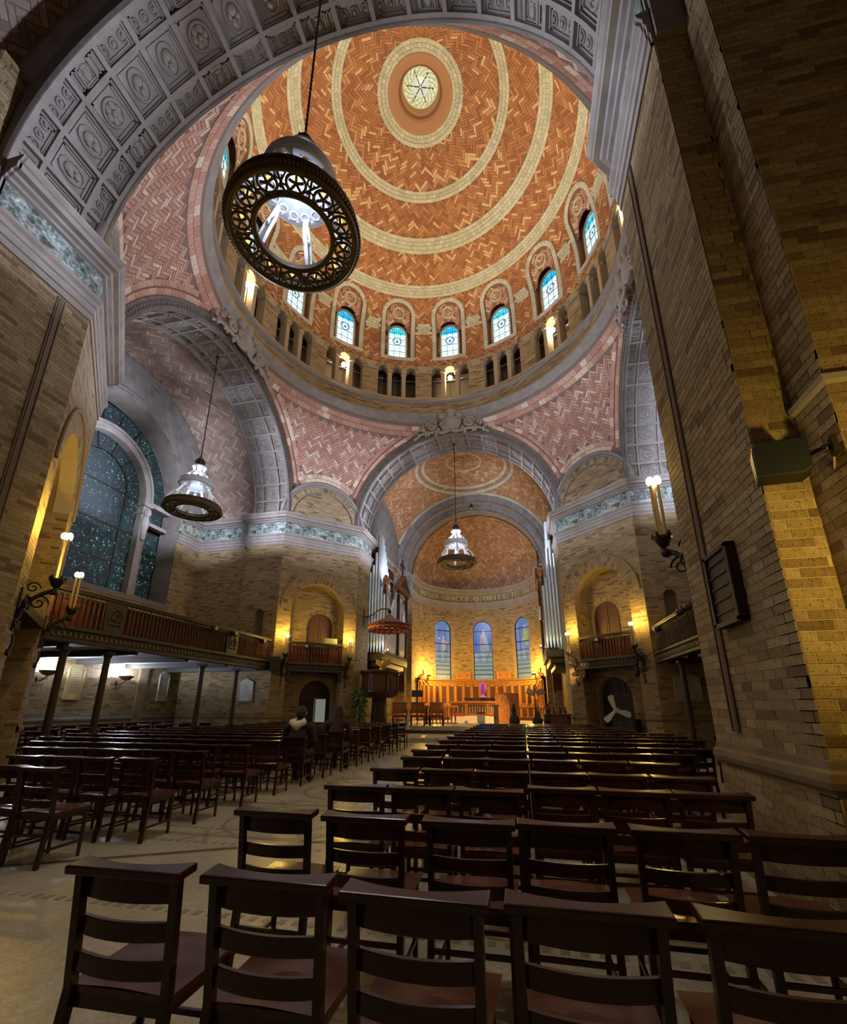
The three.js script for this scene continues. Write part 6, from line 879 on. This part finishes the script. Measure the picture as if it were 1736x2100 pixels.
// chairs under the galleries
for (let i = 0; i < 14; i++) chair(-8.35 - (i % 2) * .7, 3.6 - Math.floor(i / 2) * 1.0, 'chapel chairs under the north gallery', rr(-.04, .04), `dark chair under the north gallery, ${i % 2 ? 'second' : 'first'} from the railing, ${ORD[i >> 1]} row from the nave`);
for (let i = 0; i < 13; i++) chair(-10.4, 3.9 - i * .58, 'chapel chairs along the north wall', -Math.PI / 2 + rr(-.04, .04), `dark chair along the north wall under the gallery, ${ORD[i]} from the nave end`);
for (let i = 0; i < 4; i++) chair(6.7 + i * .52, 2.5 + .06 * i, 'chapel chairs under the south gallery', Math.PI + .1, `dark chair turned round under the south gallery, ${ORD[i]} from the iron column`);
// ================================================================ PEOPLE
function field(prims, lo, hi, cell, k = .03) {
  const res = Math.ceil(Math.max(hi[0] - lo[0], hi[1] - lo[1], hi[2] - lo[2]) / cell) + 4, size = res * cell, c = [0, 1, 2].map(i => (lo[i] + hi[i]) / 2), mc = new MarchingCubes(res, WOOD, false, false, 200000); mc.isolation = 0;
  const cap = (p, q) => { const [ax, ay, az, ra, bx, by, bz, rb] = q, dx = bx - ax, dy = by - ay, dz = bz - az, L = dx * dx + dy * dy + dz * dz + 1e-9; let t = ((p[0] - ax) * dx + (p[1] - ay) * dy + (p[2] - az) * dz) / L; t = Math.max(0, Math.min(1, t)); return Math.hypot(p[0] - ax - t * dx, p[1] - ay - t * dy, p[2] - az - t * dz) - (ra + (rb - ra) * t); };
  for (let z = 0; z < res; z++) for (let y = 0; y < res; y++) for (let x = 0; x < res; x++) { const h = res / 2, p = [c[0] + (x - h) / h * size / 2, c[1] + (y - h) / h * size / 2, c[2] + (z - h) / h * size / 2]; let d = 1e3; for (const q of prims) { const e = cap(p, q), m = Math.max(0, k - Math.abs(d - e)) / k; d = Math.min(d, e) - m * m * k * .25; } mc.field[x + y * res + z * res * res] = -d; }
  mc.update(); const n = mc.count, P = new Float32Array(n * 3), N = new Float32Array(n * 3); for (let i = 0; i < n; i++) for (let j = 0; j < 3; j++) { P[3 * i + j] = c[j] + mc.positionArray[3 * i + j] * size / 2; N[3 * i + j] = -mc.normalArray[3 * i + j]; }
  const g = new THREE.BufferGeometry(); g.setAttribute('position', new THREE.BufferAttribute(P, 3)); g.computeVertexNormals(); return g;
}
const SKIN = std({ color: lin(.42, .25, .17), roughness: .6 }), HAIR = std({ color: lin(.014, .01, .008), roughness: .7 });
// seated, facing -z; origin on the floor below the seat centre
function person(label, x, z, turn, o) {
  const p = thing('person', label, 'person', [x, 0, z], turn), l = o.lean ?? 0, T0 = o.tilt ?? 0;
  const torso = [[0, .56, .08, .16, 0, .8, .08 - l * .3, .17], [0, .8, .08 - l * .3, .17, 0, 1.02, .06 - l * .7, .15], [-.2, 1.02, .06 - l * .7, .08, .2, 1.02, .06 - l * .7, .08], [0, 1.05, .05 - l * .7, .07, 0, 1.14, .03 - l * .9, .058]];
  const sh = [-1, 1].flatMap(s => { const A = [s * .24, 1.0, .06 - l * .7], E = [s * .31, .76, .02 - l * .8], H = [s * .1, .62, -.24]; return [[...A, .07, ...E, .055], [...E, .055, ...H, .04]]; });
  const legs = [-1, 1].flatMap(s => [[s * .1, .54, .04, .09, s * .13, .52, -.36, .07], [s * .13, .52, -.36, .068, s * .13, .1, -.34, .045], [s * .13, .05, -.33, .04, s * .14, .04, -.5, .035]]);
  mesh('body', field([...torso, ...sh, ...legs], [-.46, -.02, -.6], [.46, 1.25, .32], .016, .06), o.coat, p, { label: o.coatLabel });
  const hy = 1.27, hz = .02 - l * 1.1;
  const fing = [-1, 1].flatMap(s => { const q = [[s * .09, .62, -.24, .03, s * .06, .6, -.3, .028]]; for (let i = 0; i < 4; i++) q.push([s * (.03 + .022 * i), .6, -.31, .01, s * (.02 + .02 * i), .575, -.37 + .008 * Math.abs(i - 1.5), .008]); q.push([s * .05, .61, -.27, .011, s * .015, .62, -.31, .009]); return q; });
  mesh('hands', field(fing, [-.14, .54, -.4], [.14, .68, -.2], .006, .008), SKIN, p);
  mesh('head', field([[0, hy, hz, .088, 0, hy + .03, hz + .01, .092], [0, hy - .06, hz - .045, .05, 0, hy - .02, hz - .04, .06], [0, hy - .02, hz - .1, .012, 0, hy + .02, hz - .09, .01], [-.092, hy - .01, hz, .018, -.092, hy + .02, hz, .016], [.092, hy - .01, hz, .018, .092, hy + .02, hz, .016], [0, hy - .16, hz + .02, .055, 0, hy - .08, hz, .052]], [-.13, hy - .2, hz - .15], [.13, hy + .15, hz + .13], .009, .02), SKIN, p);
  mesh('face', [sph(.011, -.034, hy + .005, hz - .086, 1, .6, .5, 8, 6), sph(.011, .034, hy + .005, hz - .086, 1, .6, .5, 8, 6), box(.04, .006, .006, 0, hy - .062, hz - .092)], HAIR, p);
  mesh('hair', field(o.hair(hy, hz), [-.2, o.hairLow ?? hy - .12, hz - .14], [.2, hy + .18, hz + .26], .011, .03), HAIR, p);
  if (o.extra) o.extra(p, hy, hz, l);
}
person('person in a black jacket with a white hood seated at the aisle', -1.5, 3.87, .12, { coat: std({ color: lin(.012, .012, .014), roughness: .85 }), coatLabel: 'black jacket and trousers', lean: .06,
  hair: (y, z) => [[0, y + .04, z + .02, .1, 0, y + .05, z + .01, .098], [0, y - .02, z + .05, .085, 0, y, z + .05, .088]],
  extra: (p, y, z) => mesh('hood', field([[-.11, 1.1, .14, .06, 0, 1.06, .19, .07], [0, 1.06, .19, .07, .11, 1.1, .14, .06], [-.11, 1.12, .1, .045, -.08, 1.15, .02, .035], [.11, 1.12, .1, .045, .08, 1.15, .02, .035], [0, 1.0, .19, .05, 0, 1.05, .2, .06]], [-.24, .9, -.06], [.24, 1.24, .3], .011, .04), std({ color: lin(.6, .58, .52), roughness: .85 }), p, { label: 'white hood lying on the back' }) });
person('person with long dark hair and a dark brown coat seated at the aisle', -1.5, 1.97, .1, { coat: std({ color: lin(.03, .015, .013), roughness: .85 }), coatLabel: 'dark brown coat', lean: .1, hairLow: .95,
  hair: (y, z) => [[0, y + .04, z + .02, .105, 0, y + .04, z, .1], [0, y, z + .05, .1, 0, y - .24, z + .13, .1], [-.06, y - .06, z + .04, .07, -.09, y - .26, z + .1, .06], [.06, y - .06, z + .04, .07, .09, y - .26, z + .1, .06]] });
console.log('chairs', nChairs);
scene.traverse(o => { if (o.isMesh) { o.castShadow = true; o.receiveShadow = true; } });
renderer.render(scene, camera);
